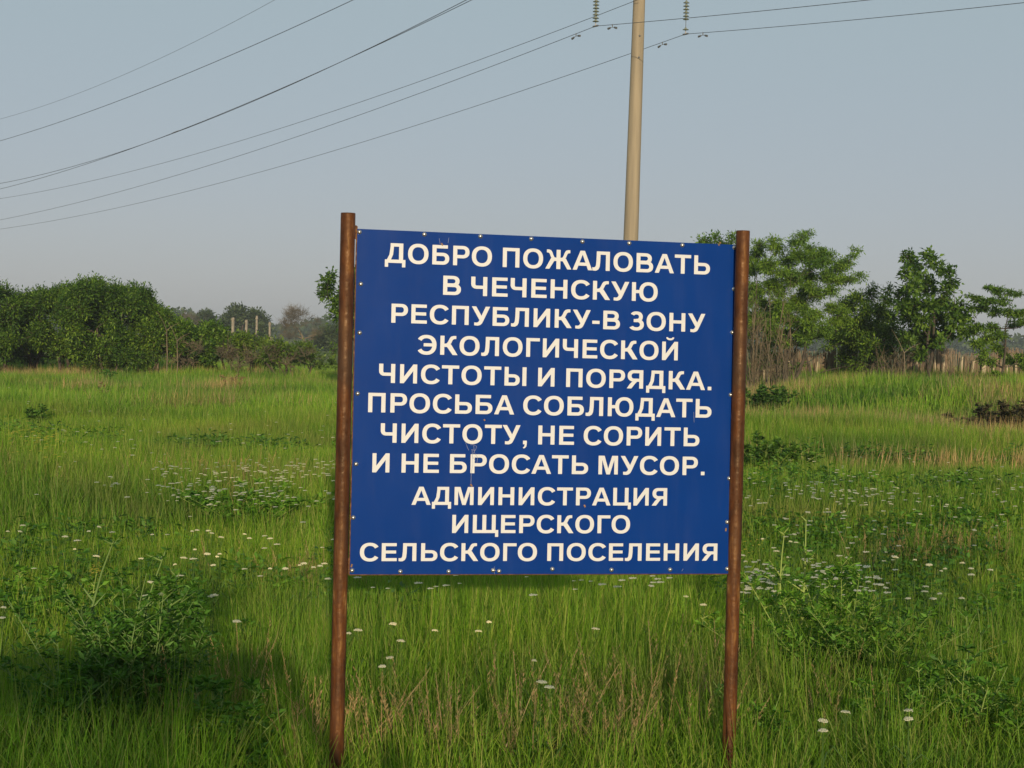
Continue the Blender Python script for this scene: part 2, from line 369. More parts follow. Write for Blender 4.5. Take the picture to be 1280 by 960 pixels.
# low leafy herbs mixed into the grass
def herb_tuft(name, seed, mat, h=.34, L=.05):
    r = np.random.default_rng(seed); P = []; Dv = []
    for i in range(9):
        a = r.uniform(0, 6.28); b0 = np.array([math.cos(a), math.sin(a), 0])*r.uniform(0, .12); hh = h*r.uniform(.5, 1.1)
        for t in np.linspace(.15, 1, 9):
            for _ in range(2): q = r.normal(0, 1, 3)*np.array([1, 1, .4]); P.append(b0+np.array([0, 0, hh*t])+q*.012); Dv.append(q+np.array([0, 0, .35]))
    V, F = leaves_np(np.array(P), np.array(Dv), np.full(len(P), L)*r.uniform(.6, 1.3, len(P)), np.full(len(P), L*.42), r, .2)
    return from_np(name, V, F, mat, link=False)
hc = collection('herb_tuft', [herb_tuft('herb_tuft', 600+i, M['herb']) for i in range(4)]+[herb_tuft('herb_tuft_dark', 610+i, M['dark_herb']) for i in range(1)])
x, y = wedge(14000, 5.5, 27, .34, 1.2, 31); kk = (vnoise(x, y, 1.1, 41)+.25*RNG.normal(size=len(x)) > .80) & (vnoise(x, y, 4, 42) > .5); x, y = x[kk], y[kk]; sc = RNG.uniform(.7, 1.25, len(x))*(1+np.clip(y-15, 0, 40)*.02)
scatter('meadow_herbs', np.stack([x, y, hgt(x, y)], -1), np.stack([sc*1.2, sc*1.2, np.minimum(sc, 1.5)], -1), hc, 5, 'low leafy herbs growing in patches through the meadow grass', 'herbs', seed=33)

# dry, reddish seed stalks in patches
dryc = collection('dry_tuft', [tuft('dry_tuft', 5, .56, .0032, .07, M['dry'], .25, 4, 80+s, head=(.75, 22, .012, .18)) for s in range(4)])
dryf = collection('dry_far_tuft', [tuft('dry_far_tuft', 22, .46, .016, .4, M['dry'], .3, 2, 90+s) for s in range(4)])
dp = []
rd = np.random.default_rng(5)
def patch(px, py, D, rx, ry, n, bag):
    c = at(px, py, D); a = rd.normal(0, 1, (n, 2))*np.array([rx, ry])*.55
    for q in a: bag.append((c.x+q[0], D+q[1]))
for px, D, rx, ry, n in ((760, 7.3, .40, .4, 12), (650, 7.0, .45, .3, 10), (560, 7.3, .45, .4, 6), (805, 7.1, .3, .3, 6), (850, 8.6, .6, .8, 8), (1100, 7.8, 1.0, .8, 8), (395, 6.9, .12, .1, 6), (470, 7.0, .3, .2, 8), (250, 7.6, .5, .4, 8), (330, 18, 1.3, 1.6, 90),
                         (265, 19, 1.0, 1.0, 60), (1165, 13.5, .55, .6, 60), (385, 12, .4, .5, 20), (700, 7.4, .5, .3, 8), (210, 7.4, .3, .4, 6), (60, 20, 2, 2, 50)):
    patch(px, 700, D, rx, ry, n, dp)
dp = np.array(dp)
scatter('dry_seed_grass', np.stack([dp[:, 0], dp[:, 1], hgt(dp[:, 0], dp[:, 1])], -1), np.stack([np.ones(len(dp))]*2+[rd.uniform(.7, 1.1, len(dp))], -1), dryc, 4,
        'reddish dry seed stalks standing in patches among the green grass', 'dry grass', seed=21)
df = []
for px, D, rx, ry, n in ((1060, 36, 2.6, 1.6, 170), (960, 35, 1.2, 1.0, 40), (1250, 33, 2.0, 3, 150), (1180, 26, 2.2, 1.5, 60), (285, 50, 1.0, 1.5, 50), (120, 48, 1.2, 2, 20), (20, 64, 3.0, 1, 80), (95, 64, 3, 1, 60),
                         (235, 67, 6, 1, 110), (970, 47, 1.6, 1, 90), (1265, 42, 1.2, 3, 80), (260, 38, 2.5, 2, 30), (1090, 51, 5, 1.2, 90)):
    patch(px, 480, D, rx, ry, n, df)
df = np.array(df)
scatter('far_dry_grass', np.stack([df[:, 0], df[:, 1], hgt(df[:, 0], df[:, 1])], -1), np.stack([np.ones(len(df))]*2+[rd.uniform(1.0, 1.6, len(df))], -1), dryf, 4,
        'brownish dry grass in far patches below the trees', 'dry grass', seed=22)

# ------------------------------------------------------------------ white umbels: the nearest ones are plants of their own
def umbel_mesh(seed, small=False):
    """a flat-topped umbel: many little domed florets side by side"""
    r = np.random.default_rng(seed); V = []; F = []; k = 0; n = 9 if small else 38; rad = .042; m = 5
    for i in range(n):
        q = rad*math.sqrt((i+.5)/n)*r.uniform(.9, 1.08); a = i*2.39996; cx, cy, cz = q*math.cos(a), q*math.sin(a), .0012*r.normal()-q*q*2.2
        s = (.017 if small else .0085)*r.uniform(.8, 1.2); h = .010 if small else .006; a0 = r.uniform(0, 1.5)
        V.append((cx, cy, cz+h)); V += [(cx+s*math.cos(a0+j*6.2832/m), cy+s*math.sin(a0+j*6.2832/m), cz) for j in range(m)]
        F += [(k, k+1+j, k+1+(j+1) % m) for j in range(m)]; k += m+1
    return V, F
heads = [from_np('flower_head', *umbel_mesh(200+s), M['flower'], link=False) for s in range(4)]
def stem_mesh(seed):
    r = np.random.default_rng(seed); t = Tubes(4); dx, dy = r.normal(0, .03, 2)
    t.add([(-dx, -dy, 0), (-dx*.3, -dy*.3, .28), (0, 0, .5)], [.0026, .0022, .0015])
    for i in range(7):
        a = i*.9; t.add([(0, 0, .45), (.016*math.cos(a), .016*math.sin(a), .478), (.028*math.cos(a), .028*math.sin(a), .498)], [.0015, .001, .0008])
    t.add([(0, 0, .3), (.05, .01, .36), (.09, .02, .33)], [.003, .004, .001]); t.add([(-dx*.5, -dy*.5, .2), (-.06, .03, .26), (-.10, .04, .22)], [.003, .004, .001])
    return from_np('stem', np.concatenate(t.V), np.concatenate(t.F), M['thin_stem'], link=False)
stems = [stem_mesh(300+s) for s in range(4)]
fl = [  # nearest ones, measured in the picture: (x, y, heads in the cluster)
 (480,827,2),(490,783,1),(611,778,1),(668,829,1),(678,856,1),(598,790,1),(436,790,1),(446,790,1),(500,803,1),(543,789,1),(858,746,1),(878,754,1),(744,783,1),(687,862,1),
 (8,757,1),(20,770,1),(4,771,1),(293,779,1),(263,746,2),(262,690,2),(246,685,1),(268,705,1),(272,695,1),(310,674,1),(340,671,1),(305,668,1),(192,667,1),(240,664,2),(262,662,2),(277,671,1),
 (115,662,2),(78,672,1),(98,684,1),(30,656,1),(28,663,1),(10,664,1),(116,697,1),(173,700,1),(222,703,2),(188,741,1),(205,739,1),(186,729,1),(338,710,1),(355,712,1),(375,706,2),(392,709,2),(404,706,1),(411,722,1),
 (1132,895,2),(1052,884,1),(1026,909,1),(1034,907,1),(1156,739,2),(1163,746,1),(1178,744,1),(1198,745,1),(1140,751,1),(1105,733,1),(1060,727,2),(1052,735,1),(1072,740,2),(1058,724,1),(1085,727,1),(1100,730,1),(1075,724,1),
 (945,711,1),(936,714,1),(948,716,2),(970,712,1),(930,700,1),(928,694,1),(932,722,2),(958,722,1),(975,718,2),(966,724,1),(1008,700,1),(1020,713,2),(1028,716,1),(1034,719,2),(1042,712,1),(1122,698,1),(1148,702,2),(1172,711,1),(1182,711,1),
 (1215,711,1),(1236,711,1),(1216,719,1),(1204,704,1),(990,678,1),(998,680,1),(992,667,1),(1091,661,1),(1103,667,1),(1009,640,1),(971,689,1),(988,698,1),(955,675,1),(1147,641,1),(1185,631,1),(1222,664,1),(1246,657,1),
 (1270,633,1),(1036,637,1),(1055,639,1),(1080,630,1),(1112,629,1),(1150,628,1),(1165,622,1),(1000,612,1),(1010,607,2),(1030,612,2),(1040,616,2),(1052,618,2),(1060,612,2),(1070,616,2),(1082,614,2),(1094,611,1),(1125,611,1),(1142,616,1)]
fc = 0
def spotlabel(px, py):
    if px > 900 and py < 650: row = 'in the upper drift of flowers '
    elif px > 900 and 690 < py < 730: row = 'in the long drift across the meadow '
    elif py > 820: row = 'near the bottom '
    elif py > 735: row = 'in the tall near grass '
    elif py < 680: row = 'farther back '
    else: row = 'halfway back '
    col = 'at the left edge' if px < 60 else 'at the far left' if px < 250 else 'left of the left post' if px < 420 else 'below the sign' if px < 900 else 'beside the right post' if px < 1010 else 'right of the sign' if px < 1180 else 'at the far right'
    return row+col
for i, (px, py, n) in enumerate(fl):
    hor = 421.6+(px-640)*.0239
    D = (EYE-.54)*FPX/(py-hor)                      # the head stands about 0.6 m above the field
    for q in range(n):
        p = at(px+(q*rd.uniform(5, 9) if q else 0), py+(q*rd.uniform(-5, 5)), D); p.y += rd.uniform(-.1, .1)
        gz = Z(p.x, p.y); k = (i+q) % 4; h = max(.35, p.z-gz); sc = h/.5
        e = empty('yarrow', (p.x, p.y, gz), 'white flat-topped flower ' + spotlabel(px, py), 'flower', 'white flowers ' + spotlabel(px, py))
        a = rd.uniform(0, 6.28); w_ = rd.uniform(.24, .48)
        st = link_mesh('stem', stems[k], None, e); st.scale = (1, 1, sc); st.rotation_euler.z = a
        hd = link_mesh('flower_head', heads[k], None, e); hd.location = (0, 0, h); hd.scale = (w_, w_, .9); hd.rotation_euler = (rd.normal(.06, .07), rd.normal(0, .06), a)
# the many small ones farther off: one mass
V = []; F = []; k = 0
Vu, Fu = umbel_mesh(500, True); Vu = np.array(Vu); Fu = np.array(Fu)
def band(x0, x1, y0, y1, n, sc=1.0):
    global k
    for _ in range(int(n*1.7)):
        px = rd.uniform(x0, x1); py = rd.normal((y0+y1)/2, (y1-y0)/2.2); hor = 421.6+(px-640)*.0239
        if rd.uniform() < .25: continue
        D = (EYE-.55)*FPX/(py-hor)
        if D < 5 or D > 75: continue
        p = at(px, py, D); gz = Z(p.x, p.y); top = max(gz+.42, min(p.z, gz+.75)); s = sc*rd.uniform(.24, .52)
        V.append(Vu*np.array([s, s, min(1, s)])+np.array([p.x, p.y, top])); F.append(Fu+k); k += len(Vu)
for b_ in ((190, 420, 580, 592, 70), (245, 370, 596, 622, 70), (200, 420, 610, 625, 30), (120, 240, 600, 614, 16), (330, 420, 570, 600, 20), (920, 1120, 600, 625, 60), (1000, 1280, 590, 640, 46), (930, 1120, 700, 735, 60), (925, 960, 712, 735, 25),
           (60, 430, 540, 570, 26), (0, 200, 530, 560, 14), (930, 1280, 560, 600, 18), (40, 420, 640, 700, 16), (0, 420, 500, 535, 16), (950, 1280, 640, 690, 20), (440, 900, 722, 735, 22), (950, 1100, 640, 660, 10)): band(*b_)
o = from_np('small_white_flowers', np.concatenate(V), np.concatenate(F), M['flower']); tag(o, 'many small white flower heads dotting the meadow grass in drifts', 'flowers', kind='stuff')
V = []; F = []; k = 0
for x0, x1, y0, y1, n, q in ((10, 75, 535, 560, 60, .9), (112, 126, 703, 716, 30, .3), (1236, 1246, 800, 830, 14, .25), (925, 955, 670, 690, 12, .45)): band(x0, x1, y0, y1, n, q)
o = from_np('small_yellow_flowers', np.concatenate(V), np.concatenate(F), M['yellow']); tag(o, 'small yellow blossoms sprinkled in the meadow grass at the left', 'flowers', kind='stuff')

# ------------------------------------------------------------------ tall weeds, each a plant with stems and leaves
def weed(loc, h, spread, nst, mat, label, seed, leafL=.045, dens=1.0, name='tall_weed', cat='weed', group=None, droop=.2, stem_r=.006, stem_mat=None):
    r = np.random.default_rng(seed); e = empty(name, loc, label, cat, group); T = Tubes(5); P = []; Dv = []
    for i in range(nst):
        a = r.uniform(0, 6.283); sp = spread*r.uniform(.1, 1); hh = h*(r.uniform(.6, 1)*(1-.25*sp/spread) if nst > 2 else r.uniform(.9, 1))
        top = np.array([math.cos(a)*sp, math.sin(a)*sp, hh]); b0 = np.array([math.cos(a)*.02*spread, math.sin(a)*.02*spread, 0])
        ts = np.linspace(0, 1, 7); bend = r.normal(0, .05*h, 3)
        path = b0+(top-b0)*np.stack([ts**1.2, ts**1.2, ts**.92], -1)+np.sin(ts*math.pi)[:, None]*bend*np.array([1, 1, 0])
        T.add(path, np.linspace(stem_r, stem_r*.25, 7))
        nb = int(9*dens*hh/.5)+3
        for q in range(nb):
            t = r.uniform(.12, 1); bp = b0+(top-b0)*np.array([t**1.2, t**1.2, t**.92])+math.sin(t*math.pi)*bend*np.array([1, 1, 0])
            ba = r.uniform(0, 6.283); bl = h*.24*(1.15-t)*r.uniform(.5, 1.2)+.03
            bd = np.array([math.cos(ba), math.sin(ba), r.uniform(.4, 1.1)]); bd /= np.linalg.norm(bd)
            T.add([bp, bp+bd*bl*.6, bp+bd*bl], [stem_r*.4, stem_r*.3, stem_r*.12])
            nl = int(9*dens)+3
            for z_ in range(nl):
                u = r.uniform(.1, 1.05); P.append(bp+bd*bl*u); la = r.uniform(0, 6.283)
                Dv.append(np.array([math.cos(la), math.sin(la), r.uniform(-.2, .7)])+bd*.5)
    P = np.array(P); Dv = np.array(Dv); L = leafL*r.uniform(.6, 1.3, len(P)); V, F = leaves_np(P, Dv, L, L*.36, r, droop)
    T.build('stems', stem_mat or M['herb_stem'], e); from_np('leaves', V, F, mat, e); return e
def put(px, D): p = at(px, 700, D); return (p.x, D, Z(p.x, D)-.02)
wl = 'weeds in the left foreground'
weed(put(165, 7.4), 1.0, .62, 24, M['herb'], 'largest bushy weed in the left foreground with many small leaves and pale stems', 1, .034, 1.5, stem_r=.005)
weed(put(140, 7.7), .98, .10, 1, M['herb'], 'single tall pale upright stem rising from the weeds at the left', 2, .036, .6, stem_r=.012)
weed(put(200, 7.6), .98, .28, 4, M['herb'], 'slender tall weed with pale leaning stems behind the bushy one', 3, .036, .7, stem_r=.010)
weed(put(285, 7.0), .56, .26, 10, M['herb'], 'small leafy weed in the shade between the bushy weed and the left post', 4, .042, 1.0)
weed(put(336, 6.7), .34, .05, 3, M['herb'], 'short leafy weed by the lower edge of the picture left of the post', 5, .042, 1.1)
weed(put(70, 7.1), .72, .30, 9, M['herb'], 'low leafy weed at the left edge beside the bushy one', 6, .042, 1.0)
weed(put(20, 10.2), .62, .5, 14, M['herb'], 'rounded dark leafy clump at the left edge of the meadow', 7, .045, 1.1)
weed(put(105, 10.0), .58, .45, 10, M['herb'], 'leafy clump standing in the grass behind the bushy weed', 8, .045, 1.0)
weed(put(1045, 8.7), .88, .70, 22, M['herb'], 'large bushy weed right of the right post with small dark leaves', 9, .036, 1.4, stem_r=.005)
weed(put(998, 9.3), .98, .12, 2, M['herb'], 'tall thin weed with a pale stem beside the right post', 10, .040, .7, stem_r=.011)
weed(put(1225, 7.6), .62, .5, 14, M['herb'], 'low weed in the lower right corner of the meadow', 11, .04, 1.0)
weed(put(1120, 7.6), .58, .40, 10, M['herb'], 'feathery low weed between the large right weed and the corner', 26, .034, 1.2)
weed(put(430+520, 7.5), .50, .25, 7, M['herb'], 'small leafy weed by the foot of the right post', 27, .034, 1.1)
weed(put(1215, 8.8), .66, .12, 2, M['herb'], 'thin pale stemmed weed in the grass at the right', 12, .035, .6)
weed(put(310, 16.0), .66, 1.0, 22, M['herb'], 'wide dark green clump of weeds edged with white flowers left of the sign', 13, .06, 1.0)
weed(put(380, 16.6), .50, .5, 10, M['herb'], 'small green weed clump just left of the left post', 14, .06, .9)
weed(put(955, 24.5), .85, .9, 22, M['dark_herb'], 'dark leafy bush in the meadow close to the right post', 15, .08, 1.2, name='dark_weed_clump')
weed(put(45, 31), .62, .35, 8, M['dark_herb'], 'small dark weed standing alone in the far left meadow', 16, .08, 1.0)
weed(put(1262, 35.5), 1.05, 1.5, 30, M['brown_herb'], 'dark brown withered bush at the right edge of the meadow', 17, .10, 1.1, name='withered_bush', cat='bush', stem_mat=M['bark'])
weed(put(1205, 36), .55, 1.1, 18, M['brown_herb'], 'low dark withered plant beside the brown bush at the right', 18, .09, .8, name='withered_bush', cat='bush', stem_mat=M['bark'])
weed(put(955, 43), .95, 1.0, 20, M['dark_herb'], 'dark green clump on the rise behind the right post', 19, .10, 1.0, name='dark_weed_clump')
weed(put(115, 65), 1.25, .7, 14, M['leaf_mid'], 'pointed leafy bush in front of the thicket at the left', 20, .13, .9, name='small_bush', cat='bush')
weed(put(128, 58), .8, .35, 6, M['herb'], 'small green weed below the thicket at the left', 21, .10, .7)
weed(put(120, 46), .55, .4, 9, M['dry'], 'dry pale weed tuft in the far left meadow', 22, .07, .6, name='dry_weed', stem_mat=M['reed'])
weed(put(292, 51), .7, .8, 14, M['dry'], 'brown dry weed patch before the low shrubs', 23, .08, .6, name='dry_weed', stem_mat=M['reed'])
weed(put(668, 6.95), .26, .12, 5, M['herb'], 'small bright green leafy plant below the middle of the sign', 24, .05, 1.1)
weed(put(318, 9.1), .50, .14, 4, M['herb'], 'slim weed in the grass left of the left post', 25, .04, .9)

# ------------------------------------------------------------------ the welcome sign
TL = Vector((-.59158714, 6.59049343, 2.2916277)); TR = Vector((.8701775, 6.9269236, 2.28395476)); BR = Vector((.87381581, 6.88169359, .99391774)); BL = Vector((-.58794883, 6.54526342, 1.00159069))
PW = (TR-TL).length; PH = (TL-BL).length
ux = (BR-BL).normalized(); uy = (TL-BL).normalized(); un = ux.cross(uy).normalized()      # un points to the camera
if un.y > 0: un = -un
sg = empty('welcome_sign', (0.14, 6.72, Z(.14, 6.72)), 'blue metal notice board with cream Cyrillic lettering between two rusty pipe posts', 'sign')
SM = Matrix(((ux.x, uy.x, un.x, BL.x), (ux.y, uy.y, un.y, BL.y), (ux.z, uy.z, un.z, BL.z), (0, 0, 0, 1)))   # panel frame -> world
inv = sg.matrix_basis.inverted()
def on_panel(o): o.parent = sg; o.matrix_local = inv @ SM
bm = bmesh.new(); bm_box(bm, (PW/2, PH/2, -.0015), (PW, PH, .003))
pn = bm_obj('panel', bm, M['panel']); on_panel(pn)
bm = bmesh.new(); e_ = .004
for a, b_, c_, d_ in ((-e_, -e_, PW+e_, .030), (-e_, PH-.028, PW+e_*.5, PH-.001), (-e_, .0302, .024, PH-.0282), (PW-.026, .0302, PW+e_, PH-.0282)):
    bm_box(bm, ((a+c_)/2, (b_+d_)/2, -.0065), (c_-a, d_-b_, .006))
    bm_box(bm, ((a+c_)/2, (b_+d_)/2, -.020), (min(c_-a, .005) if c_-a < .1 else c_-a, min(d_-b_, .005) if d_-b_ < .1 else d_-b_, .0195))
fr = bm_obj('frame', bm, M['rust']); on_panel(fr)
def pipe_post(x, y, ztop, r):
    g0 = Z(x, y)-.3; T = bmesh.new(); prof = [(r*.80, ztop-g0-.02), (r*.80, ztop-g0), (r*.97, ztop-g0+.001), (r, ztop-g0-.003)]+[(r*(1+.003*math.sin(i*2.9)), (ztop-g0)*(1-i/24.)-.004) for i in range(1, 24)]+[(r, 0)]
    bm_lathe(T, prof, 28); o = bm_obj('post', T, M['rust'], sg, True); o.location = Vector((x, y, g0))-sg.location
    return o
pipe_post(-.6235, 6.545+.006, 2.346, .0275)
pipe_post(.8885, 6.885+.008, 2.337, .0270)
bm = bmesh.new()
for (p, s_) in (((-.004, PH-.012, -.012), (.012, .05, .018)), ((-.004, .03, -.012), (.012, .06, .018)), ((PW+.006, PH-.02, -.014), (.010, .05, .016)), ((PW+.006, .04, -.014), (.010, .05, .016)), ((PW+.006, PH*.5, -.014), (.008, .04, .016))):
    bm_box(bm, p, s_)
bmesh.ops.bevel(bm, geom=bm.edges[:], offset=.003, segments=2, affect='EDGES')
wd = bm_obj('weld_tab', bm, M['rust']); on_panel(wd)
# homography: picture pixel -> panel (u, v)
def pix_to_panel(px, py):
    d = Vector(ray(px, py)); O = Vector((0, 0, EYE)); t = (BL-O).dot(un)/d.dot(un); P = O+d*t-BL
    return P.dot(ux), P.dot(uy)
# screws
scr = bmesh.new(); bm_lathe(scr, [(.0085, 0), (.0085, .0012), (.0055, .0014), (.0055, .0035), (.0042, .005), (.0015, .0057), (0.0001, .0058)], 10)
scm = bm_obj('screw', scr, M['screw'], link=False, smooth=True)
for px, py in ((449, 290), (530.5, 293), (600.5, 295), (664, 298.5), (728, 302), (786.5, 304), (853, 306.5), (918, 309.5), (451, 355), (449.5, 416), (447, 492), (445, 580), (441, 647), (440, 713),
               (917.5, 361.5), (915.5, 415.5), (913.5, 493.5), (911.5, 598), (909, 652.5), (909, 711), (500.4, 714.4), (560.8, 714.4), (616.3, 712.8), (623.8, 713.9), (690.4, 711.3), (764.4, 712.3), (837.6, 712)):
    u, v = pix_to_panel(px, py); u = min(max(u, .008), PW-.008); v = min(max(v, .009), PH-.009)
    o = link_mesh('screw', scm); o.parent = sg; o.matrix_local = inv @ SM @ Matrix.Translation((u, v, .0002)) @ Matrix.Rotation(R((px*37) % 90), 4, 'Z')

# lettering: each glyph drawn as strokes (unit = capital height)
def P_(pts): return ('P', pts)
def B_(x0, y0, x1, y1): return ('P', [(x0, y0), (x1, y0), (x1, y1), (x0, y1)])
def A_(cx, cy, rx, ry, a0, a1, s=.205, t=.168): return ('A', cx, cy, rx, ry, a0, a1, s, t)
s_ = .205; t_ = .168
def bowl(x, y0, y1, w): ry = (y1-y0)/2; cx = x+w-min(.34, w*.6+.02); return [B_(x, y1-t_, cx, y1), B_(x, y0, cx, y0+t_), A_(cx, y0+ry, x+w-cx, ry, -90, 90)]
K_arms = lambda x, k=1.0: [P_([(x, .415), (x+.13*k, .415), (x+.20*k, .44), (x+.34*k, .60), (x+.42*k, .78), (x+.48*k, .835), (x+.60*k, .845), (x+.60*k, 1.0), (x+.46*k, 1.0), (x+.34*k, .965), (x+.27*k, .88), (x+.19*k, .70), (x+.12*k, .60), (x, .585)]),
                           P_([(x+.09*k, .50), (x+.24*k, .58), (x+.34*k, .55), (x+.68*k, 0), (x+.43*k, 0), (x+.12*k, .44)])]
def mir(pr, W):
    out = []
    for q in pr:
        if q[0] == 'P': out.append(P_([(W-x, y) for x, y in q[1]][::-1]))
        else: out.append(('A', W-q[1], q[2], q[3], q[4], 180-q[6], 180-q[5], q[7], q[8]))
    return out
G = {}
G['А'] = (1.02, [P_([(0, 0), (.215, 0), (.51, .80), (.51, 1), (.395, 1)]), P_([(1.02, 0), (.625, 1), (.51, 1), (.51, .80), (.805, 0)]), B_(.24, .22, .78, .385)], .0, .0)
G['Б'] = (.85, [B_(0, 0, s_, 1), B_(s_, 1-t_, .77, 1)]+bowl(s_, 0, .61, .645), .1, .05)
G['В'] = (.88, [B_(0, 0, s_, 1)]+bowl(s_, .44, 1, .60)+bowl(s_, 0, .585, .675), .1, .05)
G['Г'] = (.70, [B_(0, 0, s_, 1), B_(s_, 1-t_, .70, 1)], .1, .02)
G['Д'] = (1.02, [B_(.0, 0, 1.02, t_), B_(0, -.21, .165, 0), B_(.855, -.21, 1.02, 0), B_(.27, 1-t_, .90, 1), B_(.695, t_, .90, 1-t_), P_([(.10, t_), (.30, t_), (.40, .42), (.44, 1-t_), (.27, 1-t_), (.22, .42)]), ], .02, .03)
G['Е'] = (.78, [B_(0, 0, s_, 1), B_(s_, 0, .78, t_), B_(s_, .425, .74, .590), B_(s_, 1-t_, .765, 1)], .1, .05)
G['Ж'] = (1.36, [B_(.58, 0, .785, 1)]+K_arms(.785, .84)+mir(K_arms(.785, .84), 1.365), .02, .02)
G['З'] = (.76, [A_(.36, .725, .335, .29, -90, 152, .2, .165), A_(.36, .30, .40, .315, -152, 90, .205, .168), B_(.22, .435, .40, .60)], .05, .05)
Idg = P_([(.19, 0), (.66, .66), (.66, 1), (.19, .34)])
G['И'] = (.85, [B_(0, 0, .195, 1), B_(.655, 0, .85, 1), Idg], .1, .1)
G['Й'] = (.85, [B_(0, 0, .195, 1), B_(.655, 0, .85, 1), Idg, A_(.425, 1.25, .215, .17, 185, 355, .09, .10)], .1, .1)
G['К'] = (.89, [B_(0, 0, s_, 1)]+K_arms(s_, 1.0), .1, .0)
G['Л'] = (.91, [B_(.705, 0, .91, 1), B_(.22, 1-t_, .705, 1), P_([(.22, 1-t_), (.42, 1-t_), (.41, .45), (.385, .20), (.32, .06), (.20, -.01), (.08, -.01), (0, .005), (0, .165), (.08, .155), (.15, .18), (.19, .27), (.21, .50)])], .0, .1)
G['М'] = (1.02, [B_(0, 0, .19, 1), B_(.83, 0, 1.02, 1), P_([(.19, 1), (.31, 1), (.51, .31), (.51, 0), (.42, 0), (.16, .88)]), P_([(.83, 1), (.86, .88), (.60, 0), (.51, 0), (.51, .31), (.71, 1)])], .1, .1)
G['Н'] = (.85, [B_(0, 0, s_, 1), B_(.85-s_, 0, .85, 1), B_(s_, .43, .85-s_, .60)], .1, .1)
G['О'] = (1.02, [A_(.51, .5, .51, .52, 0, 360, .212, .172)], .05, .05)
G['П'] = (.85, [B_(0, 0, s_, 1), B_(.85-s_, 0, .85, 1), B_(s_, 1-t_, .85-s_, 1)], .1, .1)
G['Р'] = (.82, [B_(0, 0, s_, 1)]+bowl(s_, .365, 1, .615), .1, .03)
G['С'] = (.95, [A_(.51, .5, .51, .52, 33, 327, .212, .172)], .05, .02)
G['Т'] = (.87, [B_(0, 1-t_, .87, 1), B_(.333, 0, .537, 1-t_)], .03, .03)
G['У'] = (.93, [P_([(.71, 1), (.93, 1), (.60, .24), (.53, .10), (.45, .02), (.32, -.02), (.14, -.005), (.14, .15), (.26, .14), (.34, .17), (.39, .25), (.43, .34)]), P_([(0, 1), (.225, 1), (.525, .47), (.43, .23)])], .0, .0)
G['Ц'] = (.99, [B_(0, 0, s_, 1), B_(.645, t_, .85, 1), B_(s_, 0, .99, t_), B_(.825, -.21, .99, 0)], .1, .0)
G['Ч'] = (.80, [B_(.595, 0, .80, 1), B_(0, .64, .205, 1), A_(.27, .64, .27, .27, 180, 270, .205, .168), B_(.27, .37, .595, .538)], .05, .1)
G['Щ'] = (1.36, [B_(0, 0, s_, 1), B_(.505, t_, .71, 1), B_(1.01, t_, 1.215, 1), B_(s_, 0, 1.36, t_), B_(1.195, -.21, 1.36, 0)], .1, .0)
G['Ь'] = (.85, [B_(0, 0, s_, 1)]+bowl(s_, 0, .61, .645), .1, .04)
G['Ы'] = (1.12, [B_(0, 0, s_, 1)]+bowl(s_, 0, .61, .575)+[B_(.915, 0, 1.12, 1)], .1, .1)
G['Э'] = (.95, mir([A_(.51, .5, .51, .52, 33, 327, .212, .172)], .95)+[B_(.30, .42, .78, .585)], .03, .05)
G['Ю'] = (1.34, [B_(0, 0, s_, 1), B_(s_, .42, .44, .59), A_(.86, .5, .48, .52, 0, 360, .205, .172)], .1, .05)
G['Я'] = (.86, [B_(.655, 0, .86, 1)]+mir(bowl(s_, .37, 1, .62), .86)+[P_([(0, 0), (.24, 0), (.44, .27), (.56, .40), (.40, .42), (.27, .36), (.16, .24)])], .03, .1)
G['.'] = (.195, [B_(0, 0, .195, .19)], .1, .08)
G[','] = (.20, [B_(0, 0, .195, .19), P_([(.09, 0), (.195, 0), (.17, -.12), (.10, -.20), (.03, -.225), (0, -.165), (.07, -.12)])], .1, .08)
G['-'] = (.38, [B_(0, .27, .38, .44)], .05, .05)
SUP = 2.25
def glyph_prims(ch): return G[ch][1]
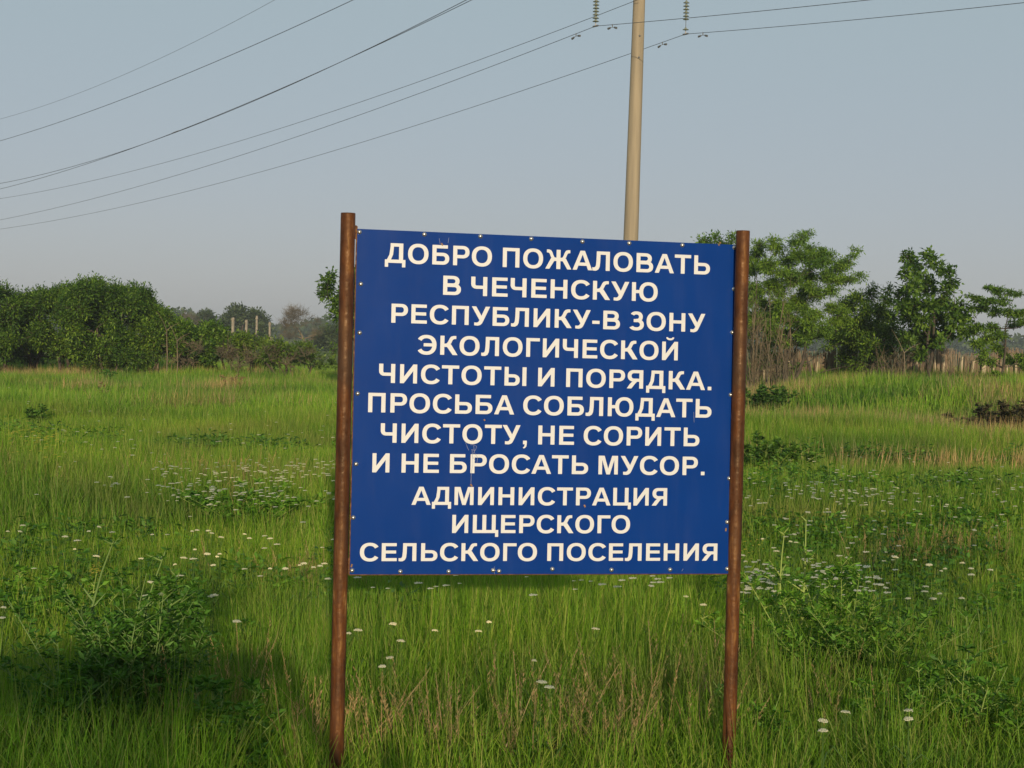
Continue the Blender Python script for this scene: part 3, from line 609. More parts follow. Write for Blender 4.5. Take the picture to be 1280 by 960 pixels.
def text_line(txt, xl, yl, capl, xr, yr, capr):
    u0, v0 = pix_to_panel(xl, yl); u1, v1 = pix_to_panel(xr, yr)
    h0 = pix_to_panel(xl, capl)[1]-v0; h1 = pix_to_panel(xr, capr)[1]-v1; H = (h0+h1)/2
    adv = 0; items = []
    for i, ch in enumerate(txt):
        if ch == ' ': adv += .36; continue
        w_, _, lb, rb = G[ch]
        if items: adv += lb+.045
        pr = txt[i-1] if i else ''
        if pr+ch in ('ТА', 'АТ', 'УД', 'ГО', 'АЛ', 'УЛ', 'ТУ'): adv -= .04
        items.append((ch, adv)); adv += w_+rb
    total = items[-1][1]+G[items[-1][0]][0]; sx = (u1-u0)/(total*H)
    for ch, x0 in items:
        V = []; F = []; ctr = ((x0+G[ch][0]/2)*H*sx+u0, v0+(v1-v0)*(x0*sx*H)/(u1-u0)+H/2)
        for j, q in enumerate(glyph_prims(ch)):
            z = .0008+.00006*j
            def mp(x, y):
                U = u0+(x0+x)*H*sx; tt = (U-u0)/(u1-u0); return (U-ctr[0], v0+(v1-v0)*tt+y*H-ctr[1], z)
            if q[0] == 'P':
                k = len(V); V += [mp(*p) for p in q[1]]; F.append(tuple(range(k, k+len(q[1]))))
            else:
                _, cx, cy, rx, ry, a0, a1, s, t = q; n = max(8, int(abs(a1-a0)/360*44)); k = len(V)
                for i in range(n+1):
                    a = R(a0+(a1-a0)*i/n); c, sn = math.cos(a), math.sin(a)
                    f = lambda v: math.copysign(abs(v)**(2/SUP), v)
                    V.append(mp(cx+rx*f(c), cy+ry*f(sn))); V.append(mp(cx+(rx-s)*f(c), cy+(ry-t)*f(sn)))
                for i in range(n): F.append((k+2*i, k+2*i+1, k+2*i+3, k+2*i+2))
        me = bpy.data.meshes.new('letter'); me.from_pydata(V, [], F); me.materials.append(M['letter'])
        bm = bmesh.new(); bm.from_mesh(me)
        for f in bm.faces:
            f.normal_update()
            if f.normal.z < 0: f.normal_flip()
        r = bmesh.ops.extrude_face_region(bm, geom=bm.faces[:])
        bmesh.ops.translate(bm, vec=(0, 0, -.0005), verts=[v for v in r['geom'] if isinstance(v, bmesh.types.BMVert)])
        bmesh.ops.recalc_face_normals(bm, faces=bm.faces[:]); bm.to_mesh(me); bm.free()
        o = link_mesh('letter', me); o.parent = sg; o.matrix_local = inv @ SM @ Matrix.Translation((ctr[0], ctr[1], 0))
for ln in (('ДОБРО ПОЖАЛОВАТЬ', 481, 328.2, 303.4, 887.2, 343.4, 320), ('В ЧЕЧЕНСКУЮ', 553.7, 368.4, 344.4, 821.8, 377, 353.8), ('РЕСПУБЛИКУ-В ЗОНУ', 489, 403.3, 379.6, 881.2, 415.3, 392.3),
           ('ЭКОЛОГИЧЕСКОЙ', 521.9, 442.7, 418.9, 847, 450.5, 427.3), ('ЧИСТОТЫ И ПОРЯДКА.', 473.5, 478.3, 454.8, 889, 487.8, 464.7), ('ПРОСЬБА СОБЛЮДАТЬ', 460, 515.2, 490.9, 889.1, 522.2, 499),
           ('ЧИСТОТУ, НЕ СОРИТЬ', 475.6, 553.2, 528.7, 874, 557.9, 535), ('И НЕ БРОСАТЬ МУСОР.', 465.2, 590.4, 566.5, 880.5, 594, 571), ('АДМИНИСТРАЦИЯ', 514.2, 631, 608.1, 833.6, 632, 610.3),
           ('ИЩЕРСКОГО', 565, 666.2, 643.8, 787.3, 666.5, 644.0), ('СЕЛЬСКОГО ПОСЕЛЕНИЯ', 449.6, 701.4, 678.7, 896.4, 700.8, 679.5)): text_line(*ln)
# scratches and specks
def strip(name, lines, wdt, mat, z):
    V = []; F = []
    for ln in lines:
        pts = [Vector((*pix_to_panel(*p), z)) for p in ln]
        for i in range(len(pts)-1):
            d = (pts[i+1]-pts[i]).normalized(); n_ = Vector((-d.y, d.x, 0))*wdt*.5; k = len(V)
            V += [pts[i]-n_, pts[i+1]-n_, pts[i+1]+n_, pts[i]+n_]; F.append((k, k+1, k+2, k+3)); z += .000006
    me = bpy.data.meshes.new(name); me.from_pydata([tuple(v) for v in V], [], F); me.materials.append(mat); o = link_mesh(name, me); on_panel(o)
strip('scratch_marks', [[(582, 553), (584, 559), (586, 563)], [(588, 556), (592, 556), (596, 558), (594, 563), (589, 562)], [(592, 557), (593, 566), (597, 572), (596, 579)], [(590, 562), (591, 580), (589, 592), (588.5, 606)],
                        [(593, 564), (590, 570), (594, 576)], [(549, 298), (550, 305)], [(561, 297), (560, 304)], [(867, 515), (867.5, 528)], [(854, 711), (852, 714)], [(618, 708), (618, 718)], [(606, 735-40), (609, 695.5)]], .0011, M['scratch'], .0012)
strip('rust_specks', [[(551.5, 304), (553.5, 307)], [(588, 605), (590, 608)], [(898, 305), (899, 307)], [(899, 303), (901, 304)], [(907.5, 660), (907, 664)], [(440, 705), (439, 709)], [(605, 524), (606, 526)], [(730, 631), (731.5, 634)]], .006, M['speck'], .0014)

# ------------------------------------------------------------------ power pole and wires
AD = Vector((.835, .55, 0)).normalized()            # along the crossarm: near end left, far end right
DL = np.array([-.55, .835]); DR = -DL
C1 = at(744.5, 32, 68.7); C2 = at(857, 42, 71.4)
ptop = at(799, 0, 70); pbase = at(788.5, 300, 70)
ax = (ptop-pbase).normalized()
base = pbase+ax*((Z(pbase.x, 70)-.5-pbase.z)/ax.z); top = ptop+ax*(7.5/ax.z)
pp = empty('power_pole', base, 'tall concrete power line pole rising behind the top edge of the blue sign', 'pole')
bm = bmesh.new(); L_ = (top-base).length
prof = [(.335+(.19-.335)*i/20, L_*i/20) for i in range(21)]+[(.02, L_+.01)]
bm_lathe(bm, prof, 32); sh = bm_obj('shaft', bm, M['concrete'], pp, True)
sh.rotation_euler = ax.to_track_quat('Z', 'Y').to_euler()
rad_at = lambda z: .335-.145*(z-base.z)/(top.z-base.z)
bm = bmesh.new()
for z in (ptop.z-.35-1.1, ptop.z-2.3): bmesh.ops.create_uvsphere(bm, u_segments=8, v_segments=6, radius=.045, matrix=Matrix.Translation(base.lerp(top, (z-base.z)/(top.z-base.z))-base+Vector((.05, -rad_at(z)+.01, 0))))
bm_obj('bolt_head', bm, M['steel'], pp)
def crossarm(z, l, rr, one=False):
    c = base.lerp(top, (z-base.z)/(top.z-base.z)); bm = bmesh.new()
    a = c-AD*l; b_ = c+AD*rr
    for off in (-.26, .26):
        pvec = Vector((-AD.y, AD.x, 0))*off
        bm_cyl(bm, a-base+pvec*.25, c-base+pvec, .035, seg=6); bm_cyl(bm, c-base+pvec, b_-base+pvec*.25, .035, seg=6)
    for e1 in (a, b_): bm_cyl(bm, e1-base, c-base+Vector((0, 0, .9)), .03, seg=6)
    for t in (.25, .5, .75):
        for e1 in (a, b_):
            q = c.lerp(e1, t)-base; pv = Vector((-AD.y, AD.x, 0))*.26*(1-t*.75); bm_cyl(bm, q-pv, q+pv, .02, seg=5)
    bm_obj('crossarm', bm, M['steel'], pp)
disc = bmesh.new(); bm_lathe(disc, [(.03, .075), (.045, .07), (.05, .03), (.10, .012), (.128, -.008), (.125, -.018), (.085, -.012), (.05, -.022), (.02, -.03), (.018, -.055), (0.001, -.056)], 16)
discm = bm_obj('disc', disc, M['insul'], link=False, smooth=True)
def string(cl, pys, px, D, ztop):
    """insulator string: discs at the measured heights, hung from the crossarm"""
    bm = bmesh.new(); x, y = cl.x, cl.y
    bm_cyl(bm, (0, 0, .05), (0, 0, ztop-cl.z), .014, seg=6)
    bm_box(bm, (0, 0, .02), (.05, .05, .12)); bm_cyl(bm, Vector((DL[0], DL[1], 0))*-.16+Vector((0, 0, -.02)), Vector((DL[0], DL[1], 0))*.16+Vector((0, 0, -.02)), .035, seg=8)
    bm_cyl(bm, (0, 0, ztop-cl.z-.16), (0, 0, ztop-cl.z-.04), .04, seg=8)
    st = bm_obj('insulator_string', bm, M['steel'], pp); st.location = cl-base
    for py in pys:
        z = at(px, py, D).z; d = link_mesh('disc', discm, None, st); d.location = (0, 0, z-cl.z)
za1 = at(742, -10.5, 68.7).z; za2 = at(857, -1.0, 71.4).z
zc = max(za1, za2)+.22
string(C1, [26.5-4.12*i for i in range(9)], 743, 68.7, zc)
string(C2, [36.8, 24, 20, 15.8, 11.6, 7.4, 3.2], 856.8, 71.4, zc)
crossarm(zc, (Vector((C1.x, C1.y, 0))-Vector((ptop.x, ptop.y, 0))).length, (Vector((C2.x, C2.y, 0))-Vector((ptop.x, ptop.y, 0))).length)
crossarm(zc+3.2, 2.0, .5)
def fit_wire(anchor, d, pts):
    S_ = []; Zs = []
    for px, py in pts:
        v = ray(px, py); m = np.array([[v[0], -d[0]], [v[1], -d[1]]]); t, s = np.linalg.solve(m, np.array([anchor.x, anchor.y])); S_.append(s); Zs.append(EYE+v[2]*t)
    return np.polyfit(S_, Zs, 2), S_
def wire(anchor, d, pts, s0, s1, label, rad=.0115, pin=None):
    co, ss = fit_wire(anchor, d, pts)
    if pin is not None:
        S_ = np.array(ss); z0 = pin
        zz = np.polyval(co, S_); A = np.stack([S_**2, S_], -1); q = np.linalg.lstsq(A, zz-z0, rcond=None)[0]; co = np.array([q[0], q[1], z0])
    n = 60; T = Tubes(5); s = np.linspace(s0, s1, n)
    P = np.stack([anchor.x+d[0]*s, anchor.y+d[1]*s, np.polyval(co, s)], -1)
    T.add(P, rad); o = T.build('power_line_wire', M['wire']); tag(o, label, 'wire', 'power line wires'); o.data.transform(Matrix.Translation((-P[0][0], -P[0][1], -P[0][2]))); o.location = P[0]
    return o, co
def dampers(w, anchor, d, co, ss):
    for s in ss:
        q = Vector((anchor.x+d[0]*s, anchor.y+d[1]*s, float(np.polyval(co, s)))); sl = float(np.polyval(np.polyder(co), s)); dv = Vector((d[0], d[1], sl)).normalized()
        bm = bmesh.new(); c = Vector((0, 0, -.10)); bm_cyl(bm, (0, 0, .02), c, .02, seg=6); bm_cyl(bm, c-dv*.22, c+dv*.22, .008, seg=5)
        for k_ in (-1, 1): bm_cyl(bm, c+dv*.13*k_+Vector((0, 0, -.01)), c+dv*.27*k_+Vector((0, 0, -.04)), .034, .045, seg=8)
        o = bm_obj('vibration_damper', bm, M['steel'], w); o.location = q-w.location
w2, co = wire(C1, DL, [(744.5, 32), (680, 57.5), (560, 104), (360, 174.6), (280, 201), (80, 257), (0, 275.1)], 0, 150, 'second lowest wire at the left edge, hung from the left insulator string', pin=C1.z-.02)
dampers(w2, C1, DL, co, [1.3])
w3, co = wire(C2, DL, [(857, 42), (680, 104.3), (360, 205.4), (280, 227.3), (80, 273), (0, 286.5)], 0, 150, 'lowest wire, from the right insulator string passing behind the pole to the left', pin=C2.z-.02)
dampers(w3, C2, DL, co, [1.5])
w2r, co = wire(C1, DR, [(744.5, 32), (757, 31), (803, 27.3), (900, 19.2), (1000, 8.8), (1085, 0)], 0, 24, 'wire from the left insulator string crossing in front of the pole to the upper right', pin=C1.z-.02)
dampers(w2r, C1, DR, co, [1.1])
w3r, co = wire(C2, DR, [(857, 42), (868, 41.3), (900, 39), (1000, 31), (1120, 20), (1280, 3.2)], 0, 26, 'wire from the right insulator string running to the right edge', pin=C2.z-.02)
dampers(w3r, C2, DR, co, [1.1])
A3 = at(795, 0, 69.5); A3.z = 0
wire(A3, DL, [(791, 2), (680, 44.3), (560, 89.4), (360, 158), (280, 181.9), (80, 233.2), (0, 248.6)], -.3, 150, 'upper wire meeting the pole at the top, third lowest at the left edge')
A4 = at(583, 0, 60); wire(A4, DL, [(583, 0), (560, 11.4), (360, 108), (280, 141.2), (190, 177.3), (80, 210.2), (0, 229.6)], -9, 120, 'one of two close wires crossing near the middle, the upper one at the left edge', .0125)
A5 = at(590, 0, 62); w5, co = wire(A5, DL, [(590, 0), (560, 14.4), (360, 105.8), (280, 140.6), (190, 177.8), (80, 213.2), (0, 236.4)], -9, 120, 'one of two close wires crossing near the middle, the lower one at the left edge', .0125)
v = ray(219.5, 164.2); tt_, s5 = np.linalg.solve(np.array([[v[0], -DL[0]], [v[1], -DL[1]]]), np.array([A5.x, A5.y]))
q0 = Vector((A5.x+DL[0]*(s5-.35), A5.y+DL[1]*(s5-.35), float(np.polyval(co, s5-.35)))); q1 = Vector((A5.x+DL[0]*(s5+.35), A5.y+DL[1]*(s5+.35), float(np.polyval(co, s5+.35))))
bm = bmesh.new(); bm_cyl(bm, q0-w5.location, q1-w5.location, .03, seg=8); bm_obj('splice_sleeve', bm, M['steel'], w5)
A6 = at(440, 0, 58); wire(A6, DL, [(440, 0), (310, 60), (280, 73), (80, 150), (0, 176.4)], -9, 110, 'dark single wire, second from the top at the left', .0115)
A7 = at(343, 0, 74); wire(A7, DL, [(343, 0), (160, 91.5), (60, 130), (0, 149)], -9, 120, 'thinnest faint wire, topmost at the left', .0075)

# ------------------------------------------------------------------ trees and shrubs
def crown_tree(name, cat, label, base, clumps, leafmat, group=None, bark='bark', leafL=.14, leafW=.42, per=26, twig=.55, trunk_r=.09, trunks=1, dens=60, seed=0, trunk_to=.5, droop=.15, upward=.25, bare=False, grow=1.25, flat=1.0):
    """clumps: (dx, dy, z, r) lumps of crown in metres from the base; a limb reaches each, twigs fill it, leaves sit on the twigs"""
    r = np.random.default_rng(seed); e = empty(name, base, label, cat, group); T = Tubes(6); P = []; Dv = []; TW = Tubes(3)
    H = max(c[2]+c[3] for c in clumps); roots = [np.array([r.normal(0, .12), r.normal(0, .12), 0])*(1 if trunks > 1 else 0) for _ in range(trunks)]
    tops = []
    for q in roots:
        cx = np.mean([c[0] for c in clumps]); tp = np.array([cx*.6+r.normal(0, .25), r.normal(0, .2), H*trunk_to*r.uniform(.85, 1.1)]); tops.append((q, tp, r.normal(0, .08*H, 3)*np.array([1, 1, 0])))
        ts = np.linspace(0, 1, 7); T.add(q+(tp-q)*ts[:, None]+np.sin(ts*3.14)[:, None]*tops[-1][2], np.linspace(trunk_r, trunk_r*.55, 7))
    nodes = []                                       # (point, limb radius) where a further limb may start
    for q, tp, bd in tops:
        for u in (.25, .4, .55, .7, .85, 1.0): nodes.append((q+(tp-q)*u+math.sin(u*3.14)*bd, trunk_r*(.62-.22*u)))
    left = [(np.array([dx, dy, z]), rad*grow) for dx, dy, z, rad in clumps]
    while left:
        best = None
        for i, (c, rad) in enumerate(left):
            for st, lr in nodes:
                dd = np.linalg.norm(c-st)+max(0, st[2]-c[2]+.1)*2.0
                if best is None or dd < best[0]: best = (dd, i, st, lr)
        _, i, st, lr = best; c, rad = left.pop(i)
        ts = np.linspace(0, 1, 6); path = st+(c-st)*ts[:, None]+np.sin(ts*3.14)[:, None]*(np.array([0, 0, -.06*np.linalg.norm(c-st)])+r.normal(0, .07, 3)*np.linalg.norm(c-st))
        l1 = max(.006, lr*.62); T.add(path, np.linspace(min(lr, l1*1.5), l1, 6)); nodes.append((c, l1)); nodes.append((path[3], (lr+l1)/2))
        n = max(6, int(dens*rad*rad*2.2))
        for i in range(n):
            d = r.normal(0, 1, 3); d[2] = d[2]*.8+upward; d /= np.linalg.norm(d); rr = rad*(r.uniform(.35, 1.08)+(.45*r.uniform() if r.uniform() < .10 else 0))
            tip = c+d*rr; s0 = c+d*rr*r.uniform(0, .35)+r.normal(0, .05, 3)*rad
            TW.add([s0, (s0+tip)/2+r.normal(0, .05, 3)*rad, tip], [.010, .006, .003])
            if bare:
                for _ in range(5):
                    u2 = r.uniform(.2, 1); a = s0+(tip-s0)*u2; dd = d+r.normal(0, .7, 3); TW.add([a, a+dd*rad*.18, a+dd*rad*.32+r.normal(0, .03, 3)], [.008, .006, .003])
                continue
            for _ in range(per):
                u2 = r.uniform(.15, 1.05); off = r.normal(0, .5, 3)*twig*.28; off[2] *= flat; P.append(s0+(tip-s0)*u2+off)
                Dv.append(off*2+d*.5+r.normal(0, .35, 3))
    T.build('trunk', M[bark], e)
    TW.build('twigs', M['twig_dry'] if bare else M['bark'], e)
    if not bare:
        P = np.array(P); Dv = np.array(Dv); L = leafL*r.uniform(.6, 1.35, len(P)); V, F = leaves_np(P, Dv, L, L*leafW, r, droop); from_np('crown', V, F, leafmat, e)
    return e
def from_px(base_px, D, spots, jy=.5, seed=0):
    """clump spots measured in the picture (x, y, radius in pixels) -> metres round the tree base"""
    r = np.random.default_rng(seed+500); b = at(base_px, 460, D); gz = Z(b.x, D); out = []
    for px, py, rp in spots:
        p = at(px, py, D); rad = rp*D/FPX; dy = r.uniform(-jy, jy)*1.6
        k = (D+dy)/D
        out.append((p.x*k-b.x, dy, (p.z-EYE)*k+EYE-gz, rad))
    return (b.x, D, gz-.05), out
def env(x0, x1, top, bot, n, rp, seed, edge=None):
    """fill an outline with clump spots: top/bot are functions of x"""
    r = np.random.default_rng(seed+900); out = []
    for i in range(n):
        x = x0+(x1-x0)*((i+.5+r.uniform(-.4, .4))/n if i < n*.35 else r.uniform()); t = top(x); b = bot(x)
        y = t+rp*.75+r.normal(0, 2.6) if i < n*.35 else t+rp*.8+(b-t-rp)*r.uniform()**1.15
        out.append((x, y, rp*r.uniform(.7, 1.15)))
    return out
def pl(*p): xs, ys = zip(*p); return lambda x: float(np.interp(x, xs, ys))

thick = 'trees of the dense thicket at the left'
b, c = from_px(8, 66, env(-48, 62, pl((-48, 362), (-10, 352), (25, 357), (48, 372), (62, 385)), lambda x: 448, 46, 15, 1), 1.2, 1)
crown_tree('thicket_tree', 'tree', 'leafy dark tree cut by the left edge of the picture', b, c, M['leaf_dark'], thick, leafL=.115, leafW=.38, per=34, dens=52, trunks=3, trunk_r=.07, seed=1)
b, c = from_px(80, 67.5, env(45, 110, pl((45, 372), (65, 360), (80, 358), (95, 362), (110, 372)), lambda x: 450, 34, 14, 2), 1.1, 2)
crown_tree('thicket_tree', 'tree', 'narrow dark tree just left of the tallest thicket tree', b, c, M['leaf_dark'], thick, leafL=.115, leafW=.38, per=34, dens=52, trunks=3, trunk_r=.07, seed=2)
b, c = from_px(132, 65, env(85, 182, pl((85, 368), (100, 356), (125, 349), (150, 354), (170, 362), (182, 376)), lambda x: 450, 50, 15, 3), 1.3, 3)
crown_tree('thicket_tree', 'tree', 'tallest broad dark tree in the middle of the thicket', b, c, M['leaf_dark'], thick, leafL=.115, leafW=.38, per=34, dens=52, trunks=3, trunk_r=.07, seed=3)
b, c = from_px(188, 66, env(155, 222, pl((155, 370), (175, 363), (195, 368), (213, 380), (222, 400)), lambda x: 450, 38, 13, 4), 1.1, 4)
crown_tree('thicket_tree', 'tree', 'right end tree of the tall thicket with pale stems below', b, c, M['leaf_dark'], thick, leafL=.115, leafW=.38, per=34, dens=52, trunks=4, trunk_r=.05, bark='bark_pale', seed=4)
b, c = from_px(40, 70, env(-40, 215, lambda x: 395, lambda x: 452, 50, 17, 14), 1.2, 14)
crown_tree('thicket_tree', 'tree', 'shadowed dark undergrowth tree behind the left thicket', b, c, M['leaf_dark'], thick, leafL=.16, per=20, dens=36, trunks=3, seed=14)
low = 'low shrubs right of the thicket'
b, c = from_px(240, 67, env(218, 262, pl((218, 412), (232, 400), (250, 402), (262, 412)), lambda x: 456, 20, 10, 5), .9, 5)
crown_tree('shrub', 'shrub', 'green shrub directly beside the tall thicket', b, c, M['leaf_dark'], low, leafL=.15, per=20, dens=60, trunks=3, trunk_r=.05, bark='bark_pale', seed=5)
b, c = from_px(272, 68, env(250, 292, pl((250, 412), (268, 402), (280, 408), (292, 420)), lambda x: 456, 20, 10, 6), .9, 6)
crown_tree('shrub', 'shrub', 'green shrub left of the four ruined columns', b, c, M['leaf_dark'], low, leafL=.15, per=20, dens=60, trunks=3, trunk_r=.05, seed=6)
b, c = from_px(315, 69, env(288, 345, pl((288, 424), (305, 418), (325, 420), (345, 428)), lambda x: 456, 22, 9, 7), .9, 7)
crown_tree('shrub', 'shrub', 'yellowish green shrub below the four ruined columns', b, c, M['leaf_mid'], low, leafL=.13, per=20, dens=60, trunks=3, trunk_r=.05, seed=7)
b, c = from_px(352, 66, env(335, 372, pl((335, 436), (345, 424), (352, 426), (372, 436)), lambda x: 458, 14, 8, 8), .7, 8)
crown_tree('shrub', 'shrub', 'brownish shrub with a dark leaning trunk below the round bare tree', b, c, M['leaf_mid'], low, leafL=.12, per=12, dens=60, trunks=2, trunk_r=.07, seed=8)
b, c = from_px(392, 68, env(368, 424, pl((368, 434), (390, 428), (424, 432)), lambda x: 458, 20, 8, 9), .8, 9)
crown_tree('shrub', 'shrub', 'patchy shrub beside the left sign post', b, c, M['leaf_mid'], low, leafL=.12, per=13, dens=55, trunks=3, trunk_r=.05, seed=9)
# brown dry twigs along the hedge foot
for i, (px, D, wpx, top_, lab) in enumerate(((232, 65.5, 20, 425, 'brown bare twigs at the right foot of the tall thicket'), (300, 66, 26, 434, 'brown bare twigs among the low shrubs'), (362, 65.5, 30, 430, 'brown bare twigs before the patchy shrubs'),                                             )):
    b, c = from_px(px, D, env(px-wpx, px+wpx, lambda x: top_, lambda x: 466, 16, 11, 20+i), .6, 20+i)
    crown_tree('bare_bush', 'bush', lab, b, c, None, 'leafless bushes', bark='twig_dry', dens=16, trunk_r=.02, trunks=5, bare=True, seed=20+i, upward=1.1)
def stem_bush(px, D, wpx, top_px, n, label, seed):
    """a leafless bush: many thin upright shoots that fork near the top"""
    r = np.random.default_rng(seed); p = at(px, top_px, D); gz = Z(p.x, D); H = p.z-gz; wd = wpx*D/FPX
    e = empty('bare_bush', (p.x, D, gz-.05), label, 'bush', 'leafless bushes'); T = Tubes(4)
    for i in range(n):
        x0, y0 = r.normal(0, .42)*wd, r.normal(0, .25); h = H*r.uniform(.45, 1.0); lx = r.normal(0, .10)*h; path = [np.array([x0, y0, 0])]
        for t in (.3, .6, .85, 1): path.append(np.array([x0+lx*t+r.normal(0, .03), y0+r.normal(0, .03), h*t]))
        T.add(path, [.014, .012, .010, .008, .004])
        for _ in range(7):
            j = int(r.integers(1, 5)); a = path[j]; d = np.array([r.normal(0, .5), r.normal(0, .4), r.uniform(.5, 1.2)]); l = r.uniform(.2, .6)
            T.add([a, a+d*l*.5, a+d*l+r.normal(0, .04, 3)], [.007, .005, .003])
    T.build('stems', M['twig_dry'], e)
stem_bush(944, 52.5, 20, 356, 30, 'tall grey brown leafless bush beside the right sign post', 51)
stem_bush(970, 53, 26, 400, 34, 'lower leafless brown bush under the feathery tree', 52)
stem_bush(1110, 53.5, 30, 440, 16, 'low bare shoots between the two dark trees', 53)
stem_bush(1192, 53, 22, 438, 7, 'thin bare shoots before the reed fence', 54)
# tree behind the sign whose branch shows left of the left post
b, c = from_px(468, 50, [(407, 352, 6), (411, 344, 5), (413, 362, 7), (406, 366, 5), (420, 378, 8), (424, 392, 8), (432, 370, 12), (445, 352, 14), (455, 380, 18), (470, 345, 16), (480, 365, 18), (440, 400, 14), (475, 395, 18), (500, 360, 18), (500, 390, 16), (460, 420, 14), (490, 420, 14)], .5, 30)
crown_tree('leafy_tree', 'tree', 'green tree hidden behind the sign with a branch poking out left of the left post', b, c, M['leaf_maple'], leafL=.12, per=24, dens=110, trunk_r=.09, seed=30)
# right group
b, c = from_px(905, 57, [(880, 300, 5), (876, 303, 4), (895, 296, 4), (897, 303, 4), (916, 298, 5), (890, 312, 9), (905, 318, 12), (880, 325, 12), (925, 330, 14), (860, 350, 16), (890, 350, 18), (920, 362, 16), (880, 385, 18), (910, 395, 16), (860, 400, 16)], .6, 31)
crown_tree('leafy_tree', 'tree', 'pale green tree behind the sign with only its tips above the top right edge', b, c, M['leaf_acacia'], leafL=.11, per=24, dens=180, trunk_r=.06, seed=31)
fill_ = [(x, y, 6*k) for x, y, k in [(np.random.default_rng(i).uniform(932, 1062), np.random.default_rng(i+70).uniform(312, 432), np.random.default_rng(i+7).uniform(.6, 1.2)) for i in range(70)] if y > 300+abs(x-1000)*.35 and y < 440-abs(x-985)*.5]
b, c = from_px(985, 55, fill_+[(1010, 293, 5), (1000, 297, 6), (993, 303, 7), (968, 300, 6), (972, 310, 8), (948, 306, 7), (945, 318, 9), (1012, 310, 7), (1024, 318, 5), (1000, 320, 10), (1025, 328, 8), (1038, 320, 6), (985, 325, 10), (960, 332, 11), (940, 336, 9),
                         (1070, 311, 4), (1066, 319, 4), (1058, 327, 6), (1046, 335, 7), (1076, 344, 5), (1064, 348, 6), (1050, 350, 7), (1034, 344, 8), (1012, 345, 11), (990, 348, 12), (965, 355, 11), (944, 358, 9), (1040, 362, 8), (1020, 368, 10), (998, 375, 11),
                         (975, 380, 10), (955, 380, 9), (1040, 385, 8), (1015, 395, 9), (990, 400, 9), (965, 402, 7), (1030, 410, 9), (1005, 420, 8), (985, 428, 6)], .9, 32)
crown_tree('feathery_tree', 'tree', 'feathery light green tree with wide spreading branches right of the right post', b, c, M['leaf_acacia'], leafL=.10, leafW=.3, per=26, dens=170, trunk_r=.07, trunks=3, grow=1.35, seed=32, trunk_to=.42, droop=.3, twig=.6, flat=.35)
b, c = from_px(1078, 58, [(1090, 358, 4), (1088, 368, 6), (1110, 362, 5), (1108, 374, 7), (1070, 372, 8), (1060, 382, 10), (1080, 388, 11), (1098, 390, 10), (1112, 396, 9), (1050, 400, 11), (1072, 408, 13), (1095, 412, 12), (1115, 415, 9), (1045, 420, 11), (1065, 430, 12), (1088, 434, 12), (1108, 436, 9), (1055, 445, 8), (1098, 448, 6)], 1.0, 33)
crown_tree('shrubby_tree', 'tree', 'low dark green tree between the feathery tree and the dense leafy one', b, c, M['leaf_dark'], leafL=.11, leafW=.34, per=26, dens=150, trunk_r=.07, trunks=3, seed=33)
b, c = from_px(1010, 58.5, env(925, 1075, pl((925, 392), (980, 385), (1040, 392), (1075, 400)), lambda x: 458, 40, 11, 61), 1.0, 61)
crown_tree('undergrowth_bush', 'bush', 'dark leafy undergrowth below the feathery tree', b, c, M['leaf_acacia'], 'undergrowth of the right-hand trees', leafL=.10, leafW=.34, per=18, dens=60, trunk_r=.05, trunks=4, seed=61, flat=.5)
b, c = from_px(1130, 58.5, env(1070, 1165, pl((1070, 395), (1120, 402), (1165, 410)), lambda x: 446, 24, 9, 62), 1.0, 62)
crown_tree('undergrowth_bush', 'bush', 'green undergrowth around the stem of the dense upright tree', b, c, M['leaf_mid'], 'undergrowth of the right-hand trees', leafL=.10, leafW=.34, per=18, dens=60, trunk_r=.05, trunks=4, seed=62, flat=.5)
b, c = from_px(1155, 54, [(1134, 318, 5), (1138, 325, 6), (1162, 318, 5), (1163, 327, 6), (1146, 332, 6), (1133, 341, 6), (1176, 333, 5), (1186, 340, 6), (1190, 350, 5), (1152, 346, 7), (1140, 356, 8), (1130, 366, 8), (1165, 350, 5), (1182, 362, 7), (1160, 362, 8), (1126, 380, 8), (1142, 378, 10),
                          (1160, 382, 9), (1176, 378, 9), (1136, 396, 10), (1154, 400, 10), (1172, 396, 10), (1190, 386, 8), (1200, 382, 6), (1196, 400, 9), (1208, 392, 6), (1145, 415, 10), (1165, 415, 10), (1184, 412, 9), (1205, 410, 7), (1135, 425, 8), (1158, 430, 8), (1175, 428, 7), (1152, 442, 6)], .7, 34)
crown_tree('leafy_tree', 'tree', 'dense upright tree with two leafy tips right of the feathery tree', b, c, M['leaf_maple'], leafL=.15, leafW=.5, per=20, dens=110, trunk_r=.06, trunks=2, grow=1.1, seed=34, trunk_to=.55)
b, c = from_px(1246, 53, [(1236, 360, 4), (1246, 362, 5), (1262, 364, 4), (1270, 366, 3), (1222, 372, 5), (1214, 369, 3), (1238, 376, 6), (1254, 374, 5), (1228, 384, 6), (1245, 388, 6), (1262, 388, 6), (1275, 390, 5), (1286, 388, 6), (1216, 384, 4), (1268, 404, 5), (1282, 402, 5), (1222, 406, 6), (1212, 412, 6), (1240, 408, 6), (1234, 420, 6), (1250, 418, 6),
                          (1246, 432, 5), (1222, 428, 6), (1228, 448, 4), (1240, 450, 5), (1262, 452, 5), (1276, 446, 5), (1284, 455, 6), (1246, 466, 4), (1230, 438, 4), (1256, 440, 4)], .4, 35)
crown_tree('layered_tree', 'tree', 'thin tree with separate flat layers of foliage near the right edge', b, c, M['leaf_acacia'], leafL=.10, leafW=.34, per=26, dens=240, trunk_r=.045, seed=35, trunk_to=.7, upward=.0, twig=.5, flat=.3)
